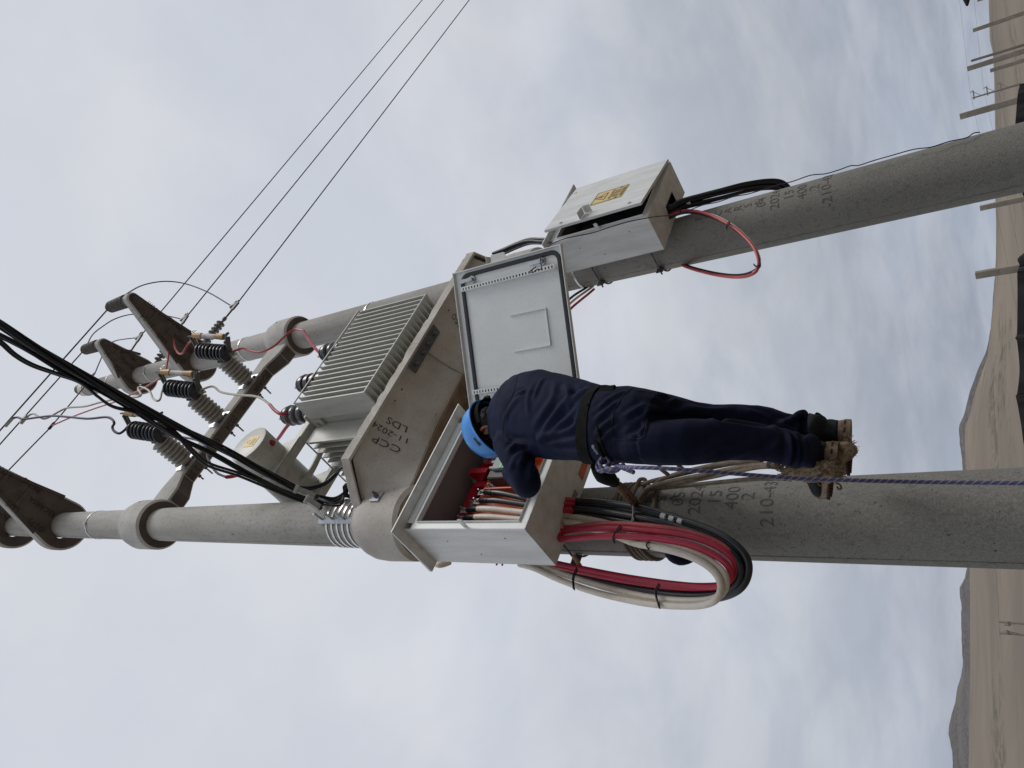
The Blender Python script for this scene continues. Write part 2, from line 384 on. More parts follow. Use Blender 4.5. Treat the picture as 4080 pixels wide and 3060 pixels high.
MT['dune2'] = hill_mat('pale_near_sand', (.24, .203, .162), (.185, .157, .13), (.10, .085, .07), .56, .66)
MT['rockhill'] = hill_mat('dark_rocky_hill', (.165, .15, .14), (.12, .115, .115), (.07, .065, .065), .35, .60)

# ------------------------------------------------------------------ lettering
def text_mesh(s, size, mapf, name, material, parent, res=3, width=0, depth=.0):
    cu = bpy.data.curves.new('t', 'FONT'); cu.body = s; cu.size = size; cu.align_x = 'CENTER'; cu.align_y = 'CENTER'; cu.resolution_u = res
    cu.extrude = .001; cu.offset = width if width else -.011*size
    ob = bpy.data.objects.new('t', cu); col.objects.link(ob)
    dg = bpy.context.evaluated_depsgraph_get(); me0 = ob.evaluated_get(dg).to_mesh()
    b = V(parent['_b']) if parent is not None and '_b' in parent else V((0, 0, 0))
    vs_ = [tuple(mapf(v.co.x, v.co.y, v.co.z)-b) for v in me0.vertices]; fs = [tuple(p.vertices) for p in me0.polygons]
    ob.evaluated_get(dg).to_mesh_clear(); bpy.data.objects.remove(ob); bpy.data.curves.remove(cu)
    me = bpy.data.meshes.new(name); me.from_pydata(vs_, [], fs); me.materials.append(material)
    o = bpy.data.objects.new(name, me); col.objects.link(o); o.parent = parent; o['_b'] = tuple(b)
    return o
def flat_map(o, right, up, lift=.0025):
    o, right, up = V(o), V(right).normalized(), V(up).normalized(); n = right.cross(up)
    return lambda x, y, z: o+right*x+up*y+n*(lift+z)

# ================================================================== SETTING
def terrain():
    m = MB(); R_ = [0, 3, 8, 20, 50, 120, 400, 1500, 5000]; seg = 48; rs = []
    for r in R_[1:]:
        rs.append([V((-2+r*math.cos(2*PI*k/seg), -2+r*math.sin(2*PI*k/seg), 0)) for k in range(seg)])
    m.rings(rs, True, False); m.f.append(tuple(range(seg)))
    struct(m.build('ground', MT['sand'], fixn=True))
    # skylines measured in azimuth (deg) / elevation (deg) as seen from the viewer
    def prof(px):
        a = []
        for X, Y in px:
            r = ray(X, Y); a.append((math.atan2(r[1], r[0]), r[2]/math.hypot(r[0], r[1])))
        a.sort(); return a
    near = prof([(3943, -150), (3943, 0), (3947, 159), (3959, 208), (3965, 317), (3968, 508), (3966, 700), (3970, 892), (3968, 1026), (3960, 1167), (3948, 1293), (3936, 1410), (3920, 1487), (3905, 1558), (3892, 1646), (3884, 1748), (3874, 1864), (3862, 2256), (3863, 2575), (3863, 2800), (3860, 3060), (3860, 3300)])
    far = prof([(3990, 0), (3985, 900), (3954, 1167), (3945, 1293), (3926, 1410), (3897, 1487), (3870, 1558), (3847, 1646), (3825, 1699), (3829, 1748), (3834, 1830), (3850, 2000), (3862, 2200), (3845, 2300), (3827, 2341), (3834, 2405), (3838, 2575), (3843, 2643), (3808, 2795), (3783, 2873), (3781, 2909), (3795, 3015), (3797, 3060), (3800, 3300)])
    def interp(pr, az):
        xs = [p[0] for p in pr]; ys = [p[1] for p in pr]
        return float(np.interp(az, xs, ys))
    def field(name, pr, rr, k_mat, amp, rough, below=-.3, pre=-1, fade=False):
        a0 = pr[0][0]; a1 = pr[-1][0]; n = 520; rows = []
        rad = list(np.linspace(rr[0], rr[1], 26))+list(np.linspace(rr[1], rr[2], 8))[1:]
        for i, r in enumerate(rad):
            row = []
            for k in range(n):
                az = a0-1.0+(a1-a0+2.0)*k/(n-1)
                el = interp(pr, min(max(az, a0), a1))
                da = max(a0-az, az-a1, 0)
                if fade: el *= math.exp(-(da*4)**2)
                elif da > .15: el += .02*math.sin((da-.15)*5)
                H = CAM[2]+rr[1]*el
                if r <= rr[1]:
                    t = (r-rr[0])/(rr[1]-rr[0]); h = H*(t*t*(3-2*t)*.45+t*.55)
                    q = math.sin(PI*min(t, 1))
                else:
                    t = (r-rr[1])/(rr[2]-rr[1]); h = H*(1-t*t*.7); q = 0
                x = CAM[0]+r*math.cos(az); y = CAM[1]+r*math.sin(az)
                nn = noise.fractal(V((x*.004*rough, y*.004*rough, 3.1+pre)), 1.0, 2.0, 6)
                h += amp*H*(nn)*(.16+q)*.6
                if abs(r-rr[1]) < 1e-6: h += .012*H*noise.fractal(V((az*60, 2, pre)), 1., 2., 4)*(1 if rough > 1 else .3)
                ed = min(k, n-1-k)/75.; ed = min(ed, 1); h = (h+.6)*(ed*ed*(3-2*ed))-.6
                row.append(V((x, y, max(h, below) if i else below)))
            rows.append(row)
        m = MB(); m.rings(rows, False, False)
        o = struct(m.build(name, k_mat)); shade(o.data, 1.2); return o
    field('sand_hills', near, (90, 420, 640), MT['dune'], .10, 1.0)
    field('rocky_hills', far, (520, 1000, 1500), MT['rockhill'], .16, 2.5, pre=4)
    # the sand-covered peak behind the plain: same ridge, pale skirt leaning on the rocky summit
    skirt = prof([(3990, 900), (3962, 1167), (3952, 1293), (3938, 1410), (3912, 1487), (3886, 1558), (3865, 1646), (3846, 1699), (3842, 1780), (3850, 1860), (3866, 2050), (3880, 2200)])
    field('sand_peak', skirt, (430, 700, 900), MT['dune2'], .06, 1.0, pre=9, fade=True)
terrain()

def fence_posts():
    spec = [((3894, 2), 3.2, .13, 0), ((3876.5, 122), 3.2, .13, 0), ((3869, 243), 3.3, .065, 1), ((3854, 275), 3.2, .14, 0), ((3945, 282), 2.9, .13, 0), ((3825, 465), 3.2, .14, 0), ((3905, 830), 3.2, .13, 0), ((3887, 1097), 3.0, .135, 0)]
    labs = ['square concrete fence post cut off at the photo edge beyond the far pole', 'square grey post standing alone between the photo edge and the thin dark post', 'thin dark wooden post leaning beside a thicker grey post', 'square grey post crossed low down by the thin dark post', 'shortest square post, right beside the thick post crossed by the thin one', 'square grey post nearest the far pole on its right, in front of the black net', 'square grey post just left of the far concrete pole', 'square grey post halfway between the two big poles, black net behind it']
    for (px, zt, w, kind), lab in zip(spec, labs):
        t = P(*px, z=zt); m = MB()
        a = .4 if kind == 0 else .9
        ax = V((math.cos(a), math.sin(a), 0))*w/2; ay = V((-math.sin(a), math.cos(a), 0))*w/2
        lean = V((.0, .0, 0)) if kind == 0 else V((.25, .05, 0))
        rs = []
        for z, k in ((0, 1.05), (zt-.45, 1.0), (zt-.43, .97), (zt, .95)):
            c = V((t.x, t.y, z))+lean*(z/zt-1)
            rs.append([c+ax*sx*k+ay*sy*k for sx, sy in ((-1, -1), (1, -1), (1, 1), (-1, 1))])
        m.rings(rs)
        tag(m.build('fence_post', MT['postw'] if kind else MT['post'], base=(t.x, t.y, 0), bevel=.006), lab, 'fence post', 'posts standing in the sand beyond the poles')
fence_posts()

def net(pix, d, label):
    top = [P(X, Y, d=d) for X, Y in pix]; pts = catmull(top, 5); m = MB(); rows = []
    for j in range(9):
        t = j/8; row = []
        for i, p in enumerate(pts):
            w = math.sin(i*1.7)*.10+math.sin(i*.63+1)*.14
            q = V((p.x, p.y, p.z*(1-t)+.0*t)); dirv = V((p.x-CAM[0], p.y-CAM[1], 0)).normalized()
            row.append(q+dirv*(w*t*(1.6-t)+.9*t*t-.5*t))
        rows.append(row)
    th = V((.01, .012, 0))
    m.rings(rows+[[q+th for q in r] for r in reversed(rows)], False, False, True)
    b = pts[len(pts)//2]
    o = m.build('shade_net', MT['net'], base=(b.x, b.y, 0)); shade(o.data, 1.2); tag(o, label, 'shade net', 'black nets hung on the far fence'); return o
net([(4063, 336), (4057, 365), (4052, 400), (4049, 445), (4045, 500), (4048, 560), (4055, 640), (4063, 720), (4074, 772), (4090, 800)], 17, 'black net rising to a point between thin pylon and far pole')
net([(4090, 1000), (4055, 1031), (4062, 1056), (4056, 1075), (4053, 1095), (4054, 1170), (4052, 1322), (4045, 1346), (4053, 1367), (4062, 1473), (4053, 1565), (4047, 1577), (4056, 1621), (4069, 1699), (4078, 1765), (4095, 1850)], 17, 'long black net sagging between stakes left of the far pole')

def dark_scrap():
    m = MB(); tip = P(3854, 24, d=9); c = P(3853, -40, d=9)
    up = V((0, 0, 1)); sd_ = V((.6, .8, 0))
    m.rings([[c+up*.06, c+sd_*.03, c-up*.05, c-sd_*.03], [lerp(c, tip, .6)+up*.035, lerp(c, tip, .6)+sd_*.02, lerp(c, tip, .6)-up*.03, lerp(c, tip, .6)-sd_*.02], [tip+up*.012, tip+sd_*.01, tip-up*.012, tip-sd_*.01]])
    far = P(3853, -400, d=9); m.bar(c, far, .05, .07); m.cyl(V((far.x, far.y, 0)), far+V((0, 0, .05)), .05)
    tag(m.build('awning_tip', MT['net'], base=(far.x, far.y, 0), bevel=.004), 'dark pointed tip of an arm poking in at the photo edge above the posts', 'arm')
dark_scrap()

def pylon(px_top, h, label, arms, side, group):
    t = P(*px_top, z=h); base = V((t.x, t.y, 0)); e = thing('power_pylon', base, label, 'power pylon', group)
    sub('mast', e, MT['pylon'], lambda m: m.cyl(base, t, .30 if h > 11 else .16, .14 if h > 11 else .09, 10))
    for k, dz in enumerate(arms):
        def arm(m, dz=dz):
            c = t-V((0, 0, dz)); q = c+V(side)*1.5
            m.bar(c-V(side)*.35, q, .22, .22); m.bar(q, q+V(side)*-.2+V((0, 0, .55)), .12, .12); m.bar(c-V((0, 0, 1.3)), q*.8+c*.2, .08, .08)
        sub('crossarm', e, MT['pylon'], arm)
    return e, t
py, pt = pylon((3874, 391), 12.5, 'thin pale pylon with three short arms against the sky beside far pole', (.3, 2.6, 4.9), (.80, -.60, 0), None)
pylon((3980, 2478), 14, 'nearer-to-pole of two tiny pylons on the open sand slope at left', (1.0, 3.6, 6.2), (.2, .9, 0), 'tiny pylons on the sand slope')
pylon((3982, 2522), 14, 'outer of two tiny pylons on the open sand slope at left', (1.0, 3.6, 6.2), (-.2, -.9, 0), 'tiny pylons on the sand slope')
for k, dz in enumerate((.0, 2.3, 4.6)):
    m = MB(); c = pt+V((1.2, -.9, .25-dz))
    dv = V((c.x-CAM[0], c.y-CAM[1], 0)); pr = V((-dv.y, dv.x, 0)).normalized()
    l = c-pr*120+dv.normalized()*-25; r_ = c+pr*150+dv.normalized()*10
    m.tube([lerp(l, c, i/8)-V((0, 0, 2.2*math.sin(PI*i/8))) for i in range(9)]+[lerp(c, r_, i/8)-V((0, 0, 2.2*math.sin(PI*i/8))) for i in range(1, 9)], .014, 5)
    tag(m.build('far_line_wire', MT['wire'], base=c), ('uppermost', 'middle', 'lowest')[k]+' hair-thin wire strung through the far three-armed pylon', 'wire', 'hair-thin wires of the far line')
def hut():
    c = P(4011, 858, d=330); m = MB(); m.box(c.x-1.6, c.x+1.6, c.y-1.6, c.y+1.6, c.z-1.8, c.z+1.3)
    b = V((c.x, c.y, c.z-1.8)); m.prism([V((c.x-1.8, c.y-1.8, c.z+1.31)), V((c.x+1.8, c.y-1.8, c.z+1.31)), V((c.x+1.8, c.y+1.8, c.z+1.45)), V((c.x-1.8, c.y+1.8, c.z+1.45))], (0, 0, .12))
    tag(m.build('hut', MT['hut'], base=b), 'tiny dark square hut on the sand slope left of the far pole', 'hut')
hut()
for (a, b_, lab) in (((3996, 1383), (4052, 1375), 'upper of two thin white lines marked down the sand slope'), ((4024, 1654), (4058, 1650), 'lower of two thin white lines marked down the sand slope')):
    m = MB(); p, q = P(*a, d=300), P(*b_, d=240); m.tube([p, lerp(p, q, .5), q], .16, 6)
    m.cyl(V((p.x, p.y, p.z-6)), p, .1, seg=6); m.cyl(V((q.x, q.y, q.z-4)), q, .1, seg=6)
    tag(m.build('white_pipe', MT['white'], base=q), lab, 'pipe', 'white pipes on the sand slope')

# ================================================================== POLES
POLE_B = V((2.452, 0, 0))
def pr_at(z): return (.435-.015*(z+1.6))/2
def pole(base, label, top, rows, phi, seam_phi):
    e = thing('utility_pole', base, label, 'utility pole', 'round concrete utility poles')
    def shaft(m):
        zs = [-.2]+[i*.5 for i in range(int(top/.5)+1)]+[top]
        m.rings([[base+V((pr_at(z)*math.cos(2*PI*k/48), pr_at(z)*math.sin(2*PI*k/48), z)) for k in range(48)] for z in zs])
    sub('shaft', e, MT['pole'], shaft, smooth=True)
    for sp in seam_phi:
        def seam(m):
            pts = []
            for i in range(90):
                z = .1+i*(top-.2)/89; r = pr_at(z)+.0005+.0015*noise.noise(V((z*3, sp, 0))); pts.append(base+V((r*math.cos(sp), r*math.sin(sp), z)))
            m.tube(pts, .0035, 5)
        sub('mould_seam', e, MT['pole'], seam)
    for s, size, zc in rows:
        def mp(x, y, w, zc=zc):
            r = pr_at(zc+y)+.0012+w*.8; a = phi+x/pr_at(zc); return base+V((r*math.cos(a), r*math.sin(a), zc+y))
        text_mesh(s, size*1.42, mp, 'lettering', MT['emb'], e, width=.0)
    return e
# azimuth of the line to the camera
phiA = math.atan2(CAM[1], CAM[0]); phiB = math.atan2(CAM[1], CAM[0]-2.452)
def prow(z, first, last): return [(c, .055, z[0]+.44-.07*i) for i, c in enumerate('ESCARSA')]+[(t, .062, q) for t, q in zip((first, '2024', '15', '400', '2', last), z)]
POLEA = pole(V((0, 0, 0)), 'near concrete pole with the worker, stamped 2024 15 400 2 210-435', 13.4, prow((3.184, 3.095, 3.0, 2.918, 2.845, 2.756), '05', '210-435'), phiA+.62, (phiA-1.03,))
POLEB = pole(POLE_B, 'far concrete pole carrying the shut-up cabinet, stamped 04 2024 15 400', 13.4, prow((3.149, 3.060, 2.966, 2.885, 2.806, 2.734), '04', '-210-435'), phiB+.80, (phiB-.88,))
sub('weathered_cap', POLEB, MT['beige'], lambda m: m.cyl(POLE_B+V((0, 0, 13.35)), POLE_B+V((0, 0, 13.52)), .112, .10, 24), smooth=True)

def band(c, z, label, w=.018, r=None, group='steel straps round the poles', mt='steel'):
    m = MB(); r = (r or pr_at(z))+.0035
    m.rings([[c+V((rr*math.cos(2*PI*k/48), rr*math.sin(2*PI*k/48), zz)) for k in range(48)] for rr, zz in ((r, z-w/2), (r+.002, z-w/2), (r+.002, z+w/2), (r, z+w/2))], True, False, True)
    a = math.atan2(CAM[1]-c.y, CAM[0]-c.x)+.1
    u = V((math.cos(a), math.sin(a), 0)); t = V((-math.sin(a), math.cos(a), 0))
    m.obox(c+u*(r+.008)+V((0, 0, z)), t*.014, u*.006, V((0, 0, w*.75)))
    return tag(m.build('steel_band', MT[mt], base=c+V((0, 0, z)), smooth=.5), label, 'steel band', group)
zB = lambda X: P(X, 627+.247*(4080-X), d=5.303).z
zA = lambda X: P(X, 2065+.0072*(4080-X), d=3.5).z
band(V((0, 0, 0)), zA(398), 'thin steel band on near pole between its bracket and crossarm collar')
band(POLE_B, zB(452), 'thin steel band on far pole above its upper bracket')
band(POLE_B, zB(610), 'thin steel band on far pole between its two brackets')
band(POLE_B, zB(765), 'thin steel band on far pole just below the lower bracket')
band(POLE_B, zB(990), 'thin steel band on far pole just above the crossarm collar')
band(POLE_B, zB(1497), 'thin steel band on far pole behind the transformer fins')
band(POLE_B, zB(2320), 'thin steel band with a bolt on far pole left of the shut cabinet')

# ------------------------------------------------------------------ concrete brackets at the pole tops
def bracket(c, z0, L, label, R0=.26, R1=.075, h0=.16, h1=.12, texts=()):
    """ring round the pole and a tapering arm towards the viewer (-y); z0 = underside"""
    e = thing('concrete_bracket', c+V((0, 0, z0)), label, 'bracket', 'concrete brackets at the pole tops')
    hole = pr_at(z0)+.012
    def outline(ins, dz, tipins=None):
        pts = []; s = math.asin((R0-R1)/L)
        n1, n2 = 22, 10
        for i in range(n1+1):
            a = -s+(PI+2*s)*i/n1
            pts.append((math.cos(a)*(R0-ins), math.sin(a)*(R0-ins)))
        for i in range(n2+1):
            a = PI+s+(PI-2*s)*i/n2
            pts.append((math.cos(a)*(R1-ins*.7), -L+math.sin(a)*(R1-ins*.7)))
        return [c+V((x, y, z0+dz)) for x, y in pts]
    def body(m):
        tp = lambda p: p+V((0, 0, 0))
        o0 = outline(.02, .0); o1 = outline(0, .02); o2 = outline(0, h0-.015)
        o2 = [p+V((0, 0, -(h0-h1)*min(1, max(0, -(p.y-c.y))/L))) for p in o2]; o3 = [p+V((0, 0, .015)) for p in outline(.015, 0)]
        o3 = [V((a.x, a.y, b.z+.013)) for a, b in zip(o3, o2)]
        n = len(o0)
        hol = lambda ref, z: [c+V((hole*math.cos(t), hole*math.sin(t), z)) for t in [math.atan2(p.y-c.y, p.x-c.x) for p in ref]]
        # radial ring: hole edge -> outline -> up -> hole edge
        hb = []
        for p in o0:
            a = math.atan2(p.y-c.y, p.x-c.x); hb.append(c+V((hole*math.cos(a), hole*math.sin(a), z0+.001)))
        ht = [V((p.x, p.y, z0+h0-.02)) for p in hb]
        m.rings([hb, o0, o1, o2, o3, ht], True, False, True)
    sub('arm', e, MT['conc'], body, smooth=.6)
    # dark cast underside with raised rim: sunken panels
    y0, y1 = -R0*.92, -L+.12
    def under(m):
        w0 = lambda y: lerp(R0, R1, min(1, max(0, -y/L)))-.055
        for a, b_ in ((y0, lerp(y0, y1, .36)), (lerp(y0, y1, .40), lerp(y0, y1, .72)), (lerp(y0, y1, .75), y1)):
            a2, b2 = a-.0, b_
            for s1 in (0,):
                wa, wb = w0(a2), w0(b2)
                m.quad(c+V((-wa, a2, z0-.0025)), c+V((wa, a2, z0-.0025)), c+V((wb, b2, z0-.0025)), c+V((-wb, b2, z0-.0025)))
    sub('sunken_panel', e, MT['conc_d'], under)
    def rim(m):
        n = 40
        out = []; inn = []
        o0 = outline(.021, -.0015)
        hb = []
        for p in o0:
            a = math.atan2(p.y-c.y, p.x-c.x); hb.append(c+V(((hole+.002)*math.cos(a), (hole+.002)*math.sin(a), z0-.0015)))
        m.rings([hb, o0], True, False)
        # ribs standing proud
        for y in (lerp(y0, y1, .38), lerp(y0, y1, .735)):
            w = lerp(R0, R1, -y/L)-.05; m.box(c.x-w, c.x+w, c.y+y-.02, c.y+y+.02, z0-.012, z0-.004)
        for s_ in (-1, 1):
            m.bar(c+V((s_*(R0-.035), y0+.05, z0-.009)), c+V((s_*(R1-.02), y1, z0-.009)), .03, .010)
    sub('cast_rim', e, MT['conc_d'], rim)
    for s, size, x, y in texts:
        text_mesh(s, size, flat_map(c+V((x, y, z0-.012)), (0, -1, 0), (-1, 0, 0), .003), 'lettering', MT['embd'], e)
    sub('bolt', e, MT['dsteel'], lambda m: (m.cyl(c+V((0, -L, z0-.05)), c+V((0, -L, z0+h1+.06)), .012, seg=8), m.cyl(c+V((0, -L, z0-.03)), c+V((0, -L, z0-.012)), .024, seg=6)))
    for s_, yy in ((-1, -L+.22), (-1, -L+.1)):
        w = lerp(R0, R1, -yy/L); sub('bolt_hole', e, MT['embd'], lambda m: m.cyl(c+V((-w-.001, yy, z0+.06)), c+V((-w+.02, yy, z0+.06)), .014, seg=10))
    return e
BT = (('11-24', .085, -.095, -.78), ('LDS', .085, -.135, -.52), ('%c275' % 216, .085, -.155, -.22), ('1.00m', .085, .085, -.82), ('MENS', .085, .13, -.52), ('ESCARSA', .075, .02, -.30))
UA = V((0, 0, 0))
bracket(POLE_B+V((0, 0, 0)), 10.31, 1.06, 'lower and longer of two concrete brackets on the far pole, 1.00m', texts=BT)
BT2 = (('11-24', .075, -.09, -.46), ('LDS', .075, -.13, -.27), ('%c225' % 216, .075, -.15, -.08), ('0.60m', .075, .075, -.47), ('MENS', .075, .12, -.27), ('ESCARSA', .065, .0, -.22))
bracket(POLE_B, 11.80, .62, 'upper and shorter of two concrete brackets on the far pole', texts=BT2)
bracket(UA, 10.25, 1.06, 'concrete bracket on the near pole, second from the photo edge', texts=BT)
bracket(UA, 11.52, .62, 'concrete bracket on the near pole cut off by the photo edge', texts=BT2)

def pin_insulator(base, label, h=.42, lean=V((0, 0, 0))):
    e = thing('pin_insulator', base, label, 'pin insulator', 'pin insulators on the bracket tips'); ax = V((0, 0, 1))+lean
    def body(m):
        pr = [(0, .05)]
        n = 13
        for i in range(n):
            z = .06+i*(h-.12)/n; r = .082-.010*(i/n)
            pr += [(z, r*.80), (z+.008, r), (z+.014, r), (z+.020, r*.80)]
        pr += [(h-.045, .045), (h-.02, .05), (h, .035)]
        m.lathe(base, ax, pr, 28)
    sub('ribbed_body', e, MT['pin_ins'], body, smooth=.5)
    sub('pin', e, MT['dsteel'], lambda m: m.cyl(base-V((0, 0, .05)), base+V((0, 0, .02)), .014))
    sub('wire_tie', e, MT['wire'], lambda m: m.tube([base+ax*(h-.03)+V((.05*math.cos(a), .05*math.sin(a), 0)) for a in np.linspace(0, 2*PI, 12)[:-1]], .006, 5, True))
    return base+ax*(h-.02)
t1 = pin_insulator(V((2.452, -1.06, 10.31+.12)), 'dark ribbed insulator standing on the longer far-pole bracket', .52)
t2 = pin_insulator(V((2.452, -.62, 11.80+.12)), 'dark ribbed insulator standing on the shorter far-pole bracket', .50)
t3 = pin_insulator(V((2.452, -.02, 13.42)), 'insulator at the top of the far pole behind the black cables', .28)

# ------------------------------------------------------------------ concrete crossarm between the poles
def crossarm():
    e = thing('concrete_crossarm', V((0, 0, 8.25)), 'concrete crossarm with a round collar on each pole, stamped 2024 2.30m', 'crossarm')
    for c in (UA, POLE_B):
        def coll(m, c=c):
            hole = pr_at(8.4)+.03; seg = 40
            pf = [(8.25, hole), (8.25, .205), (8.275, .222), (8.55, .222), (8.66, .195), (8.70, pr_at(8.7)+.004), (8.45, pr_at(8.5)+.002)]
            m.rings([[c+V((r*math.cos(2*PI*k/seg), r*math.sin(2*PI*k/seg), z)) for k in range(seg)] for z, r in pf], True, False, True)
        sub('collar', e, MT['conc'], coll, smooth=.5)
        sub('collar_underside', e, MT['conc_d'], lambda m: m.rings([[c+V((r*math.cos(2*PI*k/40), r*math.sin(2*PI*k/40), 8.2475)) for k in range(40)] for r in (pr_at(8.3)+.002, .2045)], True, False))
        a = math.atan2(CAM[1]-c.y, CAM[0]-c.x)+1.15
        sub('bolt_hole', e, MT['embd'], lambda m: m.cyl(c+V((math.cos(a)*.21, math.sin(a)*.21, 8.5)), c+V((math.cos(a)*.2235, math.sin(a)*.2235, 8.5)), .011, seg=10))
    def beam(m):
        st = [(.19, .085, 8.26, 8.54), (.34, .085, 8.27, 8.545), (.52, .072, 8.385, 8.55), (1.93, .072, 8.385, 8.55), (2.11, .085, 8.27, 8.545), (2.26, .085, 8.26, 8.54)]
        rs = []
        for x, w, z0, z1 in st:
            q = .014
            rs.append([V((x, -w+q, z0)), V((x, w-q, z0)), V((x, w, z0+q)), V((x, w, z1)), V((x, -w, z1)), V((x, -w, z0+q))])
        m.rings(rs)
    sub('beam', e, MT['conc'], beam)
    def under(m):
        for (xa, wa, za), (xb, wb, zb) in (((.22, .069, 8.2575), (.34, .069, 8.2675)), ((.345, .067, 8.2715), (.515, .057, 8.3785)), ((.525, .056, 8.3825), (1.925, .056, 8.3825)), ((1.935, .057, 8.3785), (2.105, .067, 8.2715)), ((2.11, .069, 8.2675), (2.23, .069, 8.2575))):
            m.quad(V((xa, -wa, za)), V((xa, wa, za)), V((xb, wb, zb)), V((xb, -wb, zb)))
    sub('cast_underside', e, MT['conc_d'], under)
    for s, x, sz in (('ESCARSA', 1.80, .075), ('LDS', 1.48, .085), ('2024', 1.22, .085), ('O', .965, .10), ('A', .965, .05), ('2.30m', .56, .085)):
        text_mesh(s, sz, flat_map(V((x, 0, 8.3815)), (-1, 0, 0), (0, 1, 0), .002), 'lettering', MT['embd'], e)
crossarm()

# ------------------------------------------------------------------ insulators and cutouts on the crossarm
def post_insulator(x, label):
    b = V((x, -.074, 8.46)); e = thing('post_insulator', b, label, 'insulator', 'grey ribbed insulators on the crossarm'); ax = V((0, -1, .10)).normalized()
    sub('base_plate', e, MT['galv'], lambda m: m.box(x-.10, x+.10, -.082, -.074, 8.375, 8.565), bevel=.002)
    def body(m):
        pr = [(.0, .045), (.012, .05)]
        for i in range(7):
            z = .030+i*.043
            pr += [(z, .060), (z+.010, .096), (z+.022, .103), (z+.030, .090), (z+.040, .060)]
        pr += [(.335, .046), (.35, .03)]
        m.lathe(b+V((0, -.008, 0)), ax, pr, 28)
    sub('ribbed_body', e, MT['grey_ins'], body, smooth=.5)
    tip = b+ax*.36
    sub('fork', e, MT['galv'], lambda m: (m.bar(tip+V((-.05, .01, .03)), tip+V((.03, -.05, .05)), .035, .006), m.bar(tip+V((-.05, .01, -.02)), tip+V((.03, -.05, -.01)), .035, .006), m.cyl(tip+V((0, .03, 0)), tip+V((0, -.03, 0)), .028, seg=12)), bevel=.001)
    for dx in (-.05, .05):
        sub('bolt', e, MT['dsteel'], lambda m: (m.cyl(V((x+dx, -.10, 8.40)), V((x+dx, .17 if dx > 0 else .13, 8.40)), .008, seg=8), m.cyl(V((x+dx, .075, 8.40)), V((x+dx, .088, 8.40)), .018, seg=6), m.cyl(V((x+dx, -.094, 8.40)), V((x+dx, -.082, 8.40)), .018, seg=6)))
    return tip
def cutout(tip, label, kind=0):
    """black ribbed body hung on the insulator with a fuse tube in front"""
    mid = tip+V((.0, -.10, .03)); ax = V((-.02, -.30, .95)).normalized(); L_ = .40
    lo = mid-ax*L_*.5; e = thing('fuse_cutout', lo, label, 'fuse cutout', 'fuse cutouts above the crossarm')
    def body(m):
        pr = [(0, .03), (.01, .045)]
        for i in range(8):
            z = .02+i*.045+(0.0 if i < 4 else .012); pr += [(z, .055), (z+.010, .083), (z+.022, .087), (z+.034, .083), (z+.043, .055)]
        pr += [(.395, .045), (.41, .03)]
        m.lathe(lo, ax, pr, 28)
    sub('ribbed_body', e, MT['polymer'], body, smooth=.6)
    def lines(m):
        for i in (0, 1, 2, 4, 5, 6):
            z = .02+i*.045+.046+(0.0 if i < 4 else .012); c = lo+ax*z
            u = ax.cross(V((1, 0, 0))).normalized(); w = ax.cross(u)
            m.tube([c+u*.0565*math.cos(t)+w*.0565*math.sin(t) for t in np.linspace(0, 2*PI, 25)[:-1]], .0022, 4, True)
    sub('mould_line', e, MT['edge'], lines)
    sub('hanger', e, MT['dsteel'], lambda m: (m.bar(tip, mid+V((0, .03, 0)), .04, .02), m.cyl(tip+V((-.03, 0, 0)), tip+V((.03, 0, 0)), .02, seg=10)), bevel=.003)
    f = V((.10, -.13, 0)); hi = lo+ax*L_
    th, tl = hi+f+V((.0, 0, .045)), lo+f+V((.01, 0, .03))
    d = (th-tl).normalized(); Lt = (th-tl).length
    sub('fuse_tube', e, MT['fus'], lambda m: m.cyl(tl+d*.10, th-d*.09, .025, seg=16), smooth=True)
    sub('tube_label', e, MT['white'], lambda m: m.cyl(tl+d*.13, tl+d*.22, .0257, seg=16), smooth=True)
    for a, b_ in ((.0, .11), (Lt-.12, Lt)):
        sub('tube_sleeve', e, MT['brass'], lambda m: m.lathe(tl+d*a, d, [(0, .027), (.006, .032), (b_-a-.05, .032), (b_-a-.045, .028), (b_-a, .028)], 16), smooth=.5)
    sub('top_contact', e, MT['dsteel'], lambda m: (m.bar(hi, hi+f*.9+V((0, 0, .09)), .045, .018), m.bar(hi+f*.9+V((0, 0, .02)), hi+f*1.05+V((0, 0, .14)), .03, .012), m.bar(hi+V((0, 0, -.03)), hi+f*.9+V((0, 0, .05)), .018, .012)), bevel=.002)
    sub('pull_ring', e, MT['galv'], lambda m: m.tube([th+V((.05, -.02, .02))+V((.024*math.cos(t), 0, .03*math.sin(t))) for t in np.linspace(0, 2*PI, 13)[:-1]], .0045, 5, True))
    sub('bottom_hinge', e, MT['dsteel'], lambda m: (m.bar(lo, lo+f*1.0+V((0, 0, -.03)), .05, .022), m.bar(tl, lo+f*1.2+V((0, 0, -.05)), .035, .02), m.cyl(lo+f*.8+V((-.04, 0, -.01)), lo+f*.8+V((.04, 0, -.01)), .017, seg=10), m.bar(lo, lo-ax*.07, .035, .03)), bevel=.002)
    sub('terminal', e, MT['brass'], lambda m: (m.cyl(lo+f*.6+V((.0, -.03, 0)), lo+f*.6+V((.0, .02, 0)), .02, seg=12), m.cyl(lo-ax*.05, lo-ax*.09, .012, seg=8)))
    return hi, lo
XS = (1.72, 1.20, .66)
INS_L = ('grey ribbed insulator on the crossarm end nearest the far pole', 'middle grey ribbed insulator on the crossarm', 'grey ribbed insulator on the crossarm just above the black cables')
CUT_L = ('black fuse cutout in front of the far pole with red leads', 'middle fuse cutout, fed by the cream looped lead', 'fuse cutout partly hidden behind the black aerial cables')
ends = []
for x, l1, l2 in zip(XS, INS_L, CUT_L): ends.append(cutout(post_insulator(x, l1), l2))

